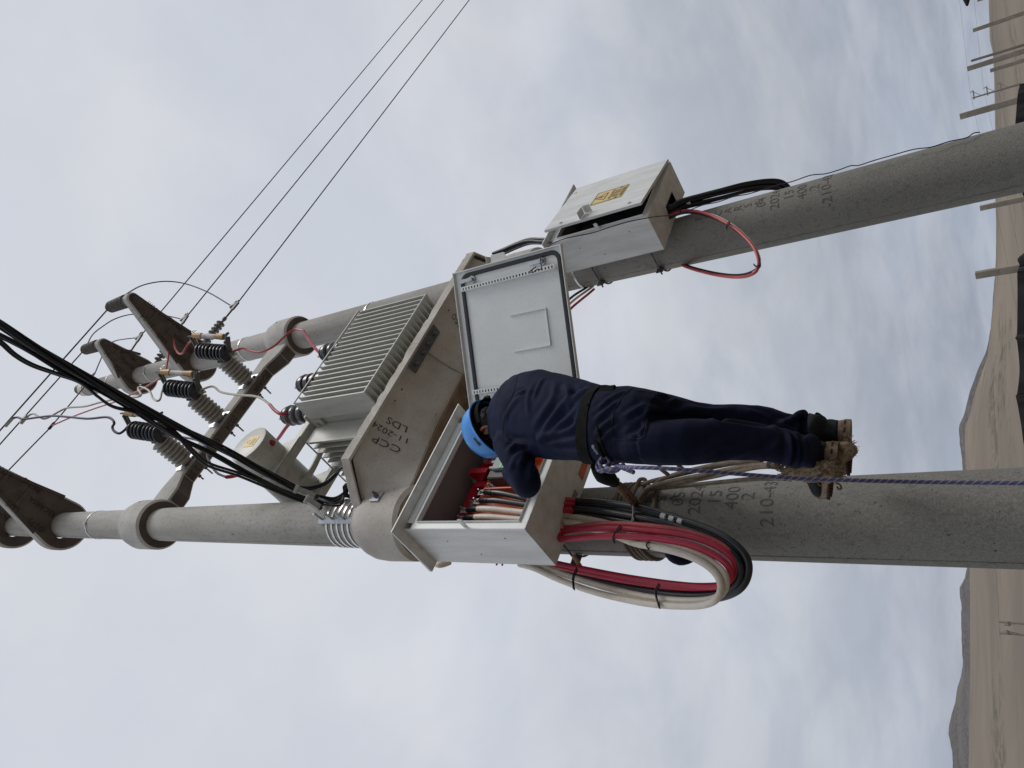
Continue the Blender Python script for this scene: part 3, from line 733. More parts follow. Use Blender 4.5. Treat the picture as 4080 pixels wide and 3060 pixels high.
# ------------------------------------------------------------------ line wires, strain insulators, jumpers
def cable(name, pts, r, material, label, cat, group=None, n=8, seg=8, smooth=True):
    m = MB(); q = catmull(pts, n) if len(pts) > 2 else [lerp(V(pts[0]), V(pts[1]), i/8) for i in range(9)]
    m.tube(q, r, seg); o = m.build(name, MT[material] if isinstance(material, str) else material, base=q[0], smooth=smooth); return tag(o, label, cat, group)
deadends = []
for k, (zw, cl, top, nm) in enumerate(((10.60, (947, 1207), (1865, 0), 'lowest'), (11.59, (746, 1259), (1764, 0), 'middle'), (12.75, (564, 1334), (1679, 0), 'highest'))):
    c = P(*cl, z=zw); t = P(*top, z=zw); a = V((2.452+pr_at(zw), 0, zw)); d = (c-a); L_ = d.length; d.normalize(); dw = (t-c).normalized()
    e = thing('strain_insulator', a, ('lowest strain insulator, the one seen whole beside the far pole', 'middle strain insulator, hidden behind the longer bracket', 'highest strain insulator, near the top of the far pole')[k], 'strain insulator', 'strain insulators on the far pole')
    def body(m):
        pr = [(0, .012), (.0, .03), (.02, .03)]
        for i in range(7):
            z = .05+i*.062; pr += [(z, .018), (z+.010, .058), (z+.020, .058), (z+.034, .018)]
        pr += [(.50, .016), (.51, .026), (.55, .026), (.56, .01)]
        m.lathe(a+d*(L_-.85), d, [(t_, r) for t_, r in pr], 20)
    sub('disc_string', e, MT['chain_ins'], body, smooth=.5)
    sub('eye_bolt', e, MT['dsteel'], lambda m: m.bar(a-d*.05, a+d*max(.04, L_-.82), .018, .018))
    sub('shackle', e, MT['dsteel'], lambda m: m.tube([a+d*(L_-.90)+d*.05*math.cos(t_)+V((0, 0, .028*math.sin(t_))) for t_ in np.linspace(0, 2*PI, 13)[:-1]], .008, 6, True))
    sub('clevis', e, MT['dsteel'], lambda m: m.bar(a+d*(L_-.30), a+d*(L_-.12), .022, .022))
    def clamp(m):
        up = V((0, 0, 1)); s0 = a+d*(L_-.14)
        m.prism([s0+V((0, -.012, -.03)), s0+V((0, -.012, .03)), c+up*.0+V((0, -.012, .045)), c+dw*.03+V((0, -.012, .01)), c+V((0, -.012, -.03))], (0, .024, 0))
        m.bar(c-up*.0, c+up*.13-d*.05, .03, .04); 
        for j in (.05, .10):
            m.bar(c+up*j-d*.05, c+up*j+d*.07, .012, .014)
        m.tube([c-d*.02+up*.045+V((.022*math.cos(t_), 0, .022*math.sin(t_))) for t_ in np.linspace(0, 2*PI, 11)[:-1]], .006, 5, True)
    sub('clamp', e, MT['dsteel'], clamp)
    far = c+dw*30
    cable('line_wire', [c, c+dw*10-V((0, 0, .05)), c+dw*20+V((0, 0, .05)), far+V((0, 0, .4))], .0088, 'wire', nm+' of three line wires running off beyond the far pole', 'line wire', 'line wires leaving past the far pole')
    deadends.append(c+V((0, 0, .12))-d*.03)
W1 = [t1, P(0, 1715, z=11.0)]; W2 = [t2, P(0, 1770, z=12.5)]; W3 = [t3+V((0, 0, .05)), P(378, 1488, z=12.80), P(205, 1697, z=12.78), P(30, 1878, z=12.76)]
def ext(w): d = (w[-1]-w[-2]).normalized(); return w+[w[-1]+d*6]
cable('line_wire', ext(W1), .0088, 'wire', 'line wire from the longer far-pole bracket running out at the left edge', 'line wire', 'line wires coming over the near pole')
cable('line_wire', ext(W2), .0088, 'wire', 'line wire from the shorter far-pole bracket running out at the left edge', 'line wire', 'line wires coming over the near pole')
cable('line_wire', ext(W3), .0088, 'wire', 'line wire from the top of the far pole down to the near bracket', 'line wire', 'line wires coming over the near pole')
def pyl(px, p0, p1):
    """path seen through these pixels while its depth eases from p0 to p1"""
    n = len(px); out = [V(p0)]
    for i, q in enumerate(px):
        t = (i+1)/(n+1); out.append(P(*q, y=lerp(p0[1], p1[1], t)))
    return out+[V(p1)]
cable('jumper_wire', pyl([(520, 1161), (580, 1133), (660, 1121), (740, 1131), (830, 1165)], t1+V((.03, 0, 0)), deadends[0]), .0088, 'wire', 'high arching jumper wire from the longer bracket to the lowest clamp', 'jumper wire', 'jumper wires round the far pole')
cable('jumper_wire', pyl([(368, 1335), (410, 1300), (460, 1270), (530, 1252), (640, 1255)], t2+V((.03, 0, 0)), deadends[1]), .0088, 'wire', 'jumper wire arching behind the longer bracket to the middle clamp', 'jumper wire', 'jumper wires round the far pole')
cable('jumper_wire', pyl([(398, 1440), (425, 1385), (460, 1358)], P(378, 1488, z=12.80), deadends[2]), .0088, 'wire', 'shortest jumper wire, at the top of the far pole', 'jumper wire', 'jumper wires round the far pole')
# taps from the line wires to the cutout tops
def tap(px, cut, wire_pt, r, m_, lab, nm='tap_lead'):
    return cable(nm, pyl(px, cut, wire_pt), r, m_, lab, 'lead', 'leads from the line to the cutouts', n=10)
c1, c2, c3 = [e_[0] for e_ in ends]
wp3 = P(205, 1697, z=12.78)
tap([(780, 1354), (758, 1362), (742, 1384), (728, 1406), (712, 1408), (697, 1385), (690, 1352), (676, 1338), (669, 1350), (672, 1400), (665, 1455), (658, 1480), (640, 1505), (575, 1545), (520, 1573), (470, 1597), (380, 1627), (290, 1660)], c1+V((0, 0, .0)), wp3, .0105, 'redw', 'red lead looping from the cutout by the far pole across the bracket')
wp2 = P(100, 1665, z=11.0)
tap([(655, 1540), (645, 1560), (638, 1590), (625, 1597), (608, 1585), (598, 1562), (580, 1548), (556, 1541), (551, 1552), (562, 1572), (545, 1582), (490, 1585), (400, 1603), (340, 1619), (270, 1625), (235, 1640), (200, 1660), (175, 1669), (155, 1660), (130, 1649)], c2, wp2, .0105, 'beigew', 'cream lead looping from the middle cutout towards the left edge')
wp1 = P(35, 1685, z=11.0)
tap([(520, 1690), (495, 1715), (475, 1727), (455, 1718), (448, 1702), (455, 1686), (445, 1670), (420, 1662), (350, 1668), (280, 1662), (210, 1657), (150, 1663), (95, 1670), (70, 1663), (50, 1668)], c3, wp1, .012, 'wire', 'dark blue lead looping from the hidden cutout to the left edge')
for (X, Y, z_, lab) in ((205, 1697, 12.78, 'small connector joining the red lead to the lowest-seen wire'), (96, 1672, 11.0, 'white connector joining the cream lead to its line wire'), (34, 1683, 11.0, 'pale connector on the dark blue lead nearest the photo edge')):
    c = P(X, Y, z=z_); d = V((-.95, .05, 0)); m = MB(); m.bar(c-d*.06, c+d*.06, .035, .03); m.cyl(c+V((0, 0, .015)), c+V((0, 0, .045)), .008, seg=6)
    tag(m.build('wire_connector', MT['fus'] if X < 150 else MT['wire'], base=c, bevel=.006), lab, 'connector', 'connectors on the line wires')

# ------------------------------------------------------------------ transformer platform
def platform(side, label):
    """half slab: side=0 clasps the near pole, 1 the far pole"""
    sx = 1 if side == 0 else -1; c = UA if side == 0 else POLE_B; X = lambda x: c.x+sx*x
    e = thing('concrete_platform', V((c.x, 0, 5.03)), label, 'concrete platform', 'two half slabs under the transformer')
    xe = 1.226-.0015; zb, zt = 5.385, 5.47
    hole = pr_at(5.2)+.005
    def deck(m):
        out = [(-.02, .235), (.155, .485), (xe, .485)]
        top = [(x, y) for x, y in out]; n = 9
        outer = [(X(x), -y) for x, y in out]+[(X(x), y) for x, y in reversed(out)]
        # subdivided front/back edges give the slab its chipped arris
        def loop(z, ins=0, jit=0):
            r = []
            pts = [(x-(ins if x > .5 else -ins*.3)*0, y-ins) for x, y in out]
            full = [(X(x), -y) for x, y in pts]+[(X(x), y) for x, y in reversed(pts)]
            for i in range(len(full)):
                a, b_ = full[i], full[(i+1) % len(full)]; k = 26 if abs(a[0]-b_[0]) > .6 else (10 if i in (0, 4) else 6)
                for j in range(k):
                    t = j/k; x = lerp(a[0], b_[0], t); y = lerp(a[1], b_[1], t); nz = noise.noise(V((x*14, y*14, z*5)))*jit+noise.noise(V((x*45, y*45, z*5)))*jit*.6
                    r.append(V((x, y-nz*(1 if y < 0 else -1), z-abs(nz)*1.2)))
            return r
        lo = loop(zb, 0); lo2 = loop(zb+.006, -.0, .001); up = loop(zt-.004, 0, .011); tp = loop(zt+.002, .012, .004)
        inn = loop(zb+.0, .022); inn2 = loop(zb+.020, .030)
        m.rings([inn2, inn, lo, lo2, up, tp], True, False)
        n0 = len(m.v); m.v += [tuple(p) for p in tp]; m.f.append(tuple(range(n0, n0+len(tp))))
    sub('slab', e, MT['slab'], deck)
    def web(m):
        # underside falls from the rim to the lower edge of the middle rib
        st = [(.02, .225, .21, 5.045), (.185, .445, .205, 5.055), (.45, .455, .17, 5.13), (.70, .455, .142, 5.205), (xe, .455, .134, 5.225)]
        for s_ in (-1, 1):
            rows = []
            for x, yo, yi, zi in st:
                r = []
                for j in range(9):
                    t = j/8; y = lerp(yo, yi, t); z = lerp(zb+.019, zi, t*t*.55+t*.45)
                    r.append(V((X(x), s_*y, z)))
                r.append(V((X(x), s_*(yi-.022), zi+.002)))
                rows.append(r)
            m.rings(rows, False, False)
            m.quad(*(rows[-1]))
    sub('sloping_underside', e, MT['slab'], web, smooth=.9)
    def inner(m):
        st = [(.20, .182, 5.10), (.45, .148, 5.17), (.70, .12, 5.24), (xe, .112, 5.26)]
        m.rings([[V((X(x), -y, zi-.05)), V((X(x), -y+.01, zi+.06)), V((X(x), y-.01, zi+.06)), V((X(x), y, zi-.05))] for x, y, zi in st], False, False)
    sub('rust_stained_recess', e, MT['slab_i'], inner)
    def collar(m):
        seg = 48; pf = [(5.04, hole+.02), (5.03, .213), (5.045, .243), (5.28, .247), (5.36, .240), (5.42, .222), (5.475, .192), (5.51, hole+.002), (5.3, hole)]
        m.rings([[c+V((r*math.cos(2*PI*k/seg), r*math.sin(2*PI*k/seg), z+.006*noise.noise(V((r*20, k*.5, z))))) for k in range(seg)] for z, r in pf], True, False, True)
    sub('collar', e, MT['slab'], collar, smooth=.6)
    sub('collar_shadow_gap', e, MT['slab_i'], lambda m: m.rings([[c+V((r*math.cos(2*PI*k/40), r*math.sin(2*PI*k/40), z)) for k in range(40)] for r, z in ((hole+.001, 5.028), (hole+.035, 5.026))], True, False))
    for dx in ((.62, .73, .84) if side == 0 else (.56, .67, .78, .30)):
        sub('drilled_hole', e, MT['embd'], lambda m: m.cyl(V((X(dx), -.40, 5.386)), V((X(dx), -.40, 5.41)), .011, seg=10))
    return e
pfA = platform(0, 'half slab clasping the near pole, marked CCP 11-2024 LDS')
pfB = platform(1, 'half slab clasping the far pole behind the open cabinet door')
# the marking is brushed onto the sloping underside
def slope_map(ox, oy):
    def f(x, y, z):
        wx = ox-y; wy = oy-x                      # right = -y, up = -x
        yo = .455; yi = lerp(.205, .142, min(1, max(0, (wx-.185)/.515))); zi = lerp(5.055, 5.205, min(1, max(0, (wx-.185)/.515)))
        t = (yo-abs(wy))/(yo-yi); zz = lerp(5.404, zi, t*t*.55+t*.45)
        return V((wx, wy, zz-.0035+z*.5))
    return f
for s_, px in (('CCP', (1536, 1769)), ('11-2024', (1552, 1724)), ('LDS', (1582, 1691))):
    c = P(*px, z=5.31)
    for _ in range(4):
        t = (.455-abs(c.y))/(.455-.17); zi = lerp(5.055, 5.205, min(1, max(0, (c.x-.185)/.515))); c = P(*px, z=lerp(5.404, zi, t*t*.55+t*.45))
    text_mesh(s_, .078 if len(s_) < 5 else .066, slope_map(c.x, c.y), 'lettering', MT['paint'], pfA, width=.0)
text_mesh('850', .085, flat_map(V((1.62, -.33, 5.33)), (0, -1, 0), (-1, 0, 0), .004), 'lettering', MT['paint'], pfB)
def joint():
    e = thing('steel_joint_plate', V((1.226, -.423, 5.365)), 'grey four-bolt steel plate joining the two half slabs at the viewer side', 'joint plate')
    sub('plate', e, MT['dsteel'], lambda m: m.box(1.015, 1.445, -.465, -.383, 5.368, 5.380), bevel=.002)
    for x in (1.07, 1.18, 1.275, 1.385): sub('bolt', e, MT['dsteel'], lambda m: (m.cyl(V((x, -.424, 5.345)), V((x, -.424, 5.3675)), .019, seg=6), m.cyl(V((x, -.424, 5.330)), V((x, -.424, 5.345)), .009, seg=8)))
joint()
def collar_bolt():
    a = math.atan2(CAM[1], CAM[0])+.72; u = V((math.cos(a), math.sin(a), 0)); t = V((-u.y, u.x, 0)); c = u*.249+V((0, 0, 5.245)); e = thing('washer_bolt', c, 'bolt with square washer on the near slab collar', 'bolt')
    sub('square_washer', e, MT['galv'], lambda m: m.obox(c+u*.003, t*.04, u*.003, V((0, 0, .04))), bevel=.001)
    sub('nut', e, MT['dsteel'], lambda m: (m.cyl(c+u*.006, c+u*.03, .018, seg=6), m.cyl(c+u*.03, c+u*.055, .009, seg=8)))
collar_bolt()

# ================================================================== TRANSFORMER
def transformer():
    e = thing('transformer', V((1.28, 0, 5.47)), 'pale green-grey finned transformer standing on the concrete platform', 'transformer')
    T = MT['tank']
    sub('tank', e, T, lambda m: m.box(.79, 1.80, -.315, .30, 5.58, 6.47), bevel=.012)
    sub('corner_rib', e, T, lambda m: m.box(.778, .796, -.325, -.300, 5.62, 6.46), bevel=.003)
    sub('cover', e, T, lambda m: m.box(.76, 1.83, -.345, .33, 6.470, 6.492), bevel=.003)
    for y in (-.20, .20):
        sub('base_channel', e, T, lambda m: m.box(.70, 1.88, y-.035, y+.035, 5.4745, 5.578), bevel=.004)
    # corrugated radiators: every fin is a piece
    m = MB(); m.obox((0, 0, 0), (.0055, 0, 0), (0, .0925, 0), (0, 0, .40)); f0 = m.build('fin', T, e, base=(0, 0, 0)); me = f0.data
    f0.location = V((0, 0, 0))
    n = 20
    def place(o, x, y, z, rz=0):
        o.location = V((x, y, z))-V(e['_b']); o.rotation_euler = (0, 0, rz)
    first = True
    def fin(x, y, z, rz=0):
        nonlocal first
        o = f0 if first else bpy.data.objects.new('fin', me)
        if not first: col.objects.link(o); o.parent = e
        first = False; place(o, x, y, z, rz)
    for i in range(n): fin(.768+i*(1.822-.768)/(n-1), -.4085, 6.035)
    for i in range(n): fin(.768+i*(1.822-.768)/(n-1), .3935, 6.035)
    for i in range(9): fin(.693, -.205+i*.0575, 6.035, PI/2)
    for i in range(9): fin(1.900, -.212+i*.0585, 6.035, PI/2)
    sub('wide_fin', e, T, lambda m: m.box(.757, .7635, -.505, -.317, 5.63, 6.44), bevel=.001)
    sub('wide_fin', e, T, lambda m: m.box(.592, .788, -.2285, -.2205, 5.63, 6.44), bevel=.001)
    for z in (5.632, 6.438):
        sub('fin_rod', e, T, lambda m: m.box(.755, 1.830, -.512, -.5035, z-.0055, z+.0055))
        sub('fin_rod', e, T, lambda m: m.box(.755, 1.830, .489, .497, z-.0055, z+.0055))
        sub('fin_rod', e, T, lambda m: m.box(.588, .5965, -.233, .27, z-.0055, z+.0055))
        sub('fin_rod', e, T, lambda m: m.box(1.996, 2.004, -.233, .27, z-.0055, z+.0055))
    # conservator drum lying along y
    c = V((.383, -.50, 6.69))
    d = sub('oil_drum', e, T, lambda m: m.lathe(c, V((0, 1, 0)), [(0, .155), (.003, .163), (.012, .166), (.70, .166), (.708, .162), (.712, .15)], 56), smooth=.5)
    lab = V((.415, -.5015, 6.70))
    def quad_lab(m, cx, cz, w, h, y, rot=0):
        u = V((math.cos(rot), 0, math.sin(rot)))*w/2; v_ = V((-math.sin(rot), 0, math.cos(rot)))*h/2; o = V((cx, y, cz))
        m.rings([[o-u-v_, o+u-v_, o+u+v_, o-u+v_], [q+V((0, -.0012, 0)) for q in (o-u-v_, o+u-v_, o+u+v_, o-u+v_)]])
    s = sub('warning_sticker', e, MT['yellow'], lambda m: quad_lab(m, .40, 6.665, .10, .125, -.5012))
    sub('printed_triangle', s, MT['ink'], lambda m: m.rings([[V((.40, -.5028, 6.70))+V((k*math.sin(a), 0, k*math.cos(a))) for a in (0, 2*PI/3, 4*PI/3)] for k in (.026, .020)], True, False))
    for i in range(6):
        sub('printed_line', s, MT['ink'], lambda m: m.quad(V((.362, -.5028, 6.665-i*.009)), V((.438-(i % 3)*.008, -.5028, 6.665-i*.009)), V((.438-(i % 3)*.008, -.5028, 6.6625-i*.009)), V((.362, -.5028, 6.6625-i*.009))), fixn=False)
    plug = P(1066, 1773, y=-.42); pn = V((plug.x-.383, 0, plug.z-6.69)).normalized(); plug = V((.383, -.42, 6.69))+pn*.166
    sub('red_plug', e, MT['red'], lambda m: m.lathe(plug, pn, [(0, .026), (.004, .026), (.005, .017), (.022, .016), (.026, .010)], 18), smooth=.5)
    for y in (-.285, .12):
        sub('saddle', e, T, lambda m: m.prism([V((.20, y, 6.485)), V((.62, y, 6.485)), V((.55, y, 6.66)), V((.22, y, 6.66))], (0, .006, 0)), bevel=.001)
        sub('channel_arm', e, T, lambda m: (m.box(.20, .789, y+.008, y+.078, 6.480, 6.486)), bevel=.001)
        sub('channel_web', e, T, lambda m: (m.box(.20, .789, y-.0005+.0065, y+.0125, 6.4865, 6.545)), bevel=.001)
    sub('end_gusset', e, T, lambda m: m.box(.765, .789, -.298, -.20, 6.34, 6.468), bevel=.002)
    sub('gusset_bolt', e, MT['galv'], lambda m: m.cyl(V((.764, -.25, 6.40)), V((.752, -.25, 6.40)), .014, seg=6))
    sub('oil_pipe', e, T, lambda m: m.tube(catmull([V((.42, -.02, 6.54)), V((.46, -.02, 6.50)), V((.60, -.04, 6.49)), V((.76, -.06, 6.505)), V((.80, -.06, 6.495))], 6), .024, 14), smooth=True)
    # drum underside trunk (duct down to the tank)
    sub('drum_sump', e, T, lambda m: m.cyl(V((.383, -.02, 6.50)), V((.383, -.02, 6.56)), .03), smooth=.5)
    for px in ((1315, 1405), (1225, 1530), (1165, 1655)):
        t = P(*px, y=-.27)
        def bush(m, t=t):
            z0 = 6.492; H = t.z-z0+.09
            pr = [(0, .055)]
            k = max(3, int(H/.085))
            for i in range(k):
                z = .02+i*(H-.05)/k; st = (H-.05)/k
                pr += [(z, .066), (z+st*.2, .081), (z+st*.55, .084), (z+st*.8, .081), (z+st*.95, .066)]
            pr += [(H-.02, .072), (H, .06)]
            m.lathe(V((t.x, -.27, z0)), V((0, 0, 1)), pr, 30)
        b = sub('high_voltage_bushing', e, MT['bus'], bush, smooth=.6)
        for dz in (.0, -.085):
            sub('mould_line', b, MT['fus'], lambda m: m.tube([V((t.x+.0665*1.28*math.cos(a), -.27+.0665*1.28*math.sin(a), t.z+dz)) for a in np.linspace(0, 2*PI, 31)[:-1]], .0028, 4, True))
        sub('brass_terminal', b, MT['brass'], lambda m: (m.cyl(V((t.x-.02, -.27, t.z+.06)), V((t.x-.02, -.27, t.z+.15)), .012, seg=8), m.cyl(V((t.x-.02, -.27, t.z+.10)), V((t.x-.02, -.27, t.z+.115)), .020, seg=6)))
    return e
transformer()
b1, b2, b3 = [P(*px, y=-.27) for px in ((1315, 1405), (1225, 1530), (1165, 1655))]
L1, L2, L3 = [e_[1] for e_ in ends]
def lead(px, p0, p1, r, m_, lab, n=10):
    return cable('bushing_lead', pyl(px, p0, p1), r, m_, lab, 'lead', 'leads from the cutouts to the transformer', n=n)
s1 = P(1210, 1318, y=-.33)
lead([(965, 1388), (1000, 1398), (1040, 1402), (1090, 1380), (1140, 1335), (1175, 1313)], L1, s1, .011, 'redw', 'red lead sagging in front of the far pole collar')
cable('red_sleeve', [s1, P(1225, 1345, y=-.31), P(1262, 1395, y=-.29), b1+V((-.01, 0, .08))], .0145, 'red', 'dark red sleeve dropping to the bushing next to the far pole', 'sleeve', 'red sleeves at the bushings')
s2 = P(1075, 1612, y=-.40)
lead([(845, 1540), (880, 1562), (940, 1573), (1010, 1578), (1045, 1590)], L2, s2, .0105, 'beigew', 'cream lead crossing below the crossarm to a bushing')
cable('red_sleeve', [s2, P(1095, 1635, y=-.38), P(1120, 1650, y=-.36), P(1148, 1651, y=-.32), b3+V((-.01, 0, .06))], .0145, 'red', 'bent dark red sleeve entering the bushing next to the drum', 'sleeve', 'red sleeves at the bushings')
s3 = P(900, 1901, y=-.42)
lead([(800, 1760), (830, 1830), (860, 1880)], L3, s3, .0095, 'wire', 'dark lead dropping behind the black cables below the crossarm')
cable('red_sleeve', [s3, P(930, 1897, y=-.38), P(960, 1885, y=-.3), P(1010, 1840, y=.0), P(1060, 1795, y=.05), P(1105, 1752, y=-.1), P(1150, 1692, y=-.24), b3+V((.02, .02, -.1))], .0145, 'red', 'dark red sleeve passing behind the grey drum', 'sleeve', 'red sleeves at the bushings')

# ------------------------------------------------------------------ low-voltage aerial cables and their anchors
def bundle(name, center, k, r, R, mname, label, cat, group=None, twist=2.2, seg=7, loose=0):
    """k strands laid round a centre line"""
    q = catmull(center, 14); e = thing(name, q[0], label, cat, group); n = len(q)
    prev = None; fr = []
    for i, p in enumerate(q):
        t = (q[min(i+1, n-1)]-q[max(i-1, 0)]).normalized()
        sx = t.cross(V((0, 0, 1))).normalized() if prev is None else (prev-t*prev.dot(t)).normalized(); prev = sx; fr.append((sx, t.cross(sx)))
    s = [0]
    for i in range(1, n): s.append(s[-1]+(q[i]-q[i-1]).length)
    for j in range(k):
        m = MB(); pts = []
        for i in range(n):
            a = 2*PI*j/k+s[i]*twist+.3*math.sin(s[i]*3+j*2.1); rr = (0 if (j == 0 and k > 5) else R)*(1+loose*math.sin(s[i]*2.3+j*1.9))
            pts.append(q[i]+fr[i][0]*rr*math.cos(a)+fr[i][1]*rr*math.sin(a))
        m.tube(pts, r, seg); m.build('strand', MT[mname] if isinstance(mname, str) else mname[j % len(mname)], e, smooth=True)
    return e
def lvp(px, z): return [P(*q, z=z_) for q, z_ in zip(px, z)]
def outw(A): d = (A[1]-A[4]).normalized(); return [A[0]+d*k for k in (3.0, 1.5, .7, .3)]
A1 = lvp([(-60, 1255), (0, 1292), (149, 1390), (378, 1521), (646, 1667), (895, 1793), (1100, 1905), (1240, 1975), (1310, 1995)], [6.22, 6.21, 6.17, 6.12, 6.06, 6.0, 5.95, 5.90, 5.86])
bundle('aerial_cable', outw(A1)+A1, 7, .0080, .0175, 'lvcable', 'thickest black cable bundle sweeping from the left edge to the near pole', 'cable bundle', 'black aerial cables to the near pole', twist=3)
A2 = lvp([(-60, 1310), (0, 1338), (90, 1385), (250, 1480), (400, 1555), (520, 1625), (620, 1690), (720, 1750), (850, 1810), (1000, 1893), (1130, 1955), (1235, 1990), (1290, 2010)], [6.30, 6.28, 6.25, 6.2, 6.15, 6.1, 6.08, 6.05, 6.02, 5.97, 5.92, 5.86, 5.82])
bundle('aerial_cable', outw(A2)+A2, 3, .0080, .0105, 'lvcable', 'thin black cable bundle just below the thickest one', 'cable bundle', 'black aerial cables to the near pole', twist=2)
A3 = lvp([(-60, 1330), (0, 1363), (60, 1415), (130, 1455), (230, 1490), (320, 1523), (390, 1578), (450, 1618), (540, 1640), (640, 1675), (710, 1735), (770, 1800), (830, 1850), (950, 1890), (1060, 1935), (1180, 1985), (1250, 2005)], [6.34, 6.32, 6.3, 6.27, 6.22, 6.18, 6.15, 6.12, 6.1, 6.08, 6.05, 6.02, 6.0, 5.96, 5.9, 5.85, 5.8])
bundle('aerial_cable', outw(A3)+A3, 2, .0088, .0092, 'lvcable', 'loose wandering pair of black cables, lowest at the left edge', 'cable bundle', 'black aerial cables to the near pole', twist=1.4)
for k, (pa_, pb_, lab) in enumerate((((1185, 1950), (1285, 1990), 'grey wedge clamp nearer the transformer drum'), ((1225, 1990), (1290, 2035), 'grey wedge clamp lower on the near pole'))):
    a, b_ = P(*pa_, y=-.42 if k == 0 else -.40), P(*pb_, y=-.27); e = thing('wedge_clamp', a, lab, 'cable clamp', 'clamps anchoring the aerial cables')
    sub('clamp_body', e, MT['lgrey'], lambda m: m.bar(a, lerp(a, b_, .72), .035, .05), bevel=.006)
    sub('black_grip', e, MT['black'], lambda m: m.bar(lerp(a, b_, .55), lerp(a, b_, .85), .03, .04), bevel=.006)
    sub('end_plate', e, MT['fus'], lambda m: m.bar(a-(b_-a)*.12, a+(b_-a)*.02, .06, .012), bevel=.002)
    h = P(*((1330, 2010) if k == 0 else (1290, 2065)), y=-.20)
    sub('steel_bail', e, MT['galv'], lambda m: (m.tube([lerp(a, b_, .6)+V((0, 0, .015)), h+V((0, 0, .01))], .0035, 5)))
    sub('steel_bail', e, MT['galv'], lambda m: (m.tube([lerp(a, b_, .6)-V((0, 0, .015)), h-V((0, 0, .01))], .0035, 5)))
def hook_plate():
    aa = math.atan2(CAM[1], CAM[0])+.10; u = V((math.cos(aa), math.sin(aa), 0)); t = V((-u.y, u.x, 0)); e = thing('hook_rail', u*.17+V((0, 0, 5.46)), 'galvanised hook rail strapped to the near pole under the cable clamps', 'hook rail')
    sub('rail', e, MT['galv'], lambda m: m.obox(u*.178+V((0, 0, 5.66)), t*.022, u*.006, V((0, 0, .17))), bevel=.002)
    for z in (5.56, 5.68, 5.79):
        sub('hook', e, MT['galv'], lambda m: m.tube(catmull([u*.183+t*.01+V((0, 0, z)), u*.215+t*.02+V((0, 0, z)), u*.235+t*.035+V((0, 0, z+.02)), u*.22+t*.04+V((0, 0, z+.045)), u*.19+t*.035+V((0, 0, z+.05))], 5), .009, 8), smooth=True)
hook_plate()
for z, w in ((5.545, 'lowest'), (5.60, 'second from the bottom'), (5.655, 'middle'), (5.71, 'second from the top'), (5.765, 'topmost')):
    band(V((0, 0, 0)), z, w+' of five steel straps holding the hook rail above the platform', .017, group='five straps of the hook rail')
bundle('tail_cable', [P(1180, 1945, z=5.92), P(1235, 1945, z=5.9), P(1295, 1925, z=5.86), P(1340, 1885, z=5.80), P(1372, 1855, y=-.30), V((.45, -.15, 5.62)), V((.60, .0, 5.60))], 3, .0075, .009, 'lvcable', 'black cable tails curving up to the left end of the transformer', 'cable bundle', 'black cable tails by the platform corner', twist=3)
bundle('tail_cable', [P(1225, 1975, z=5.88), P(1270, 1982, z=5.84), P(1330, 1990, z=5.78), P(1375, 1965, z=5.70), P(1388, 1935, y=-.22), V((.22, .05, 5.60)), V((.60, .12, 5.60))], 4, .0075, .012, 'lvcable', 'black cable tails drooping over the platform corner', 'cable bundle', 'black cable tails by the platform corner', twist=3)
bundle('tail_cable', [P(1290, 2005, y=-.30), P(1340, 2010, y=-.26), P(1365, 2000, y=-.22), P(1386, 1975, y=-.12), V((.2, .15, 5.60))], 2, .0075, .009, 'lvcable', 'short black cable tails at the wedge clamps', 'cable bundle', 'black cable tails by the platform corner', twist=3)

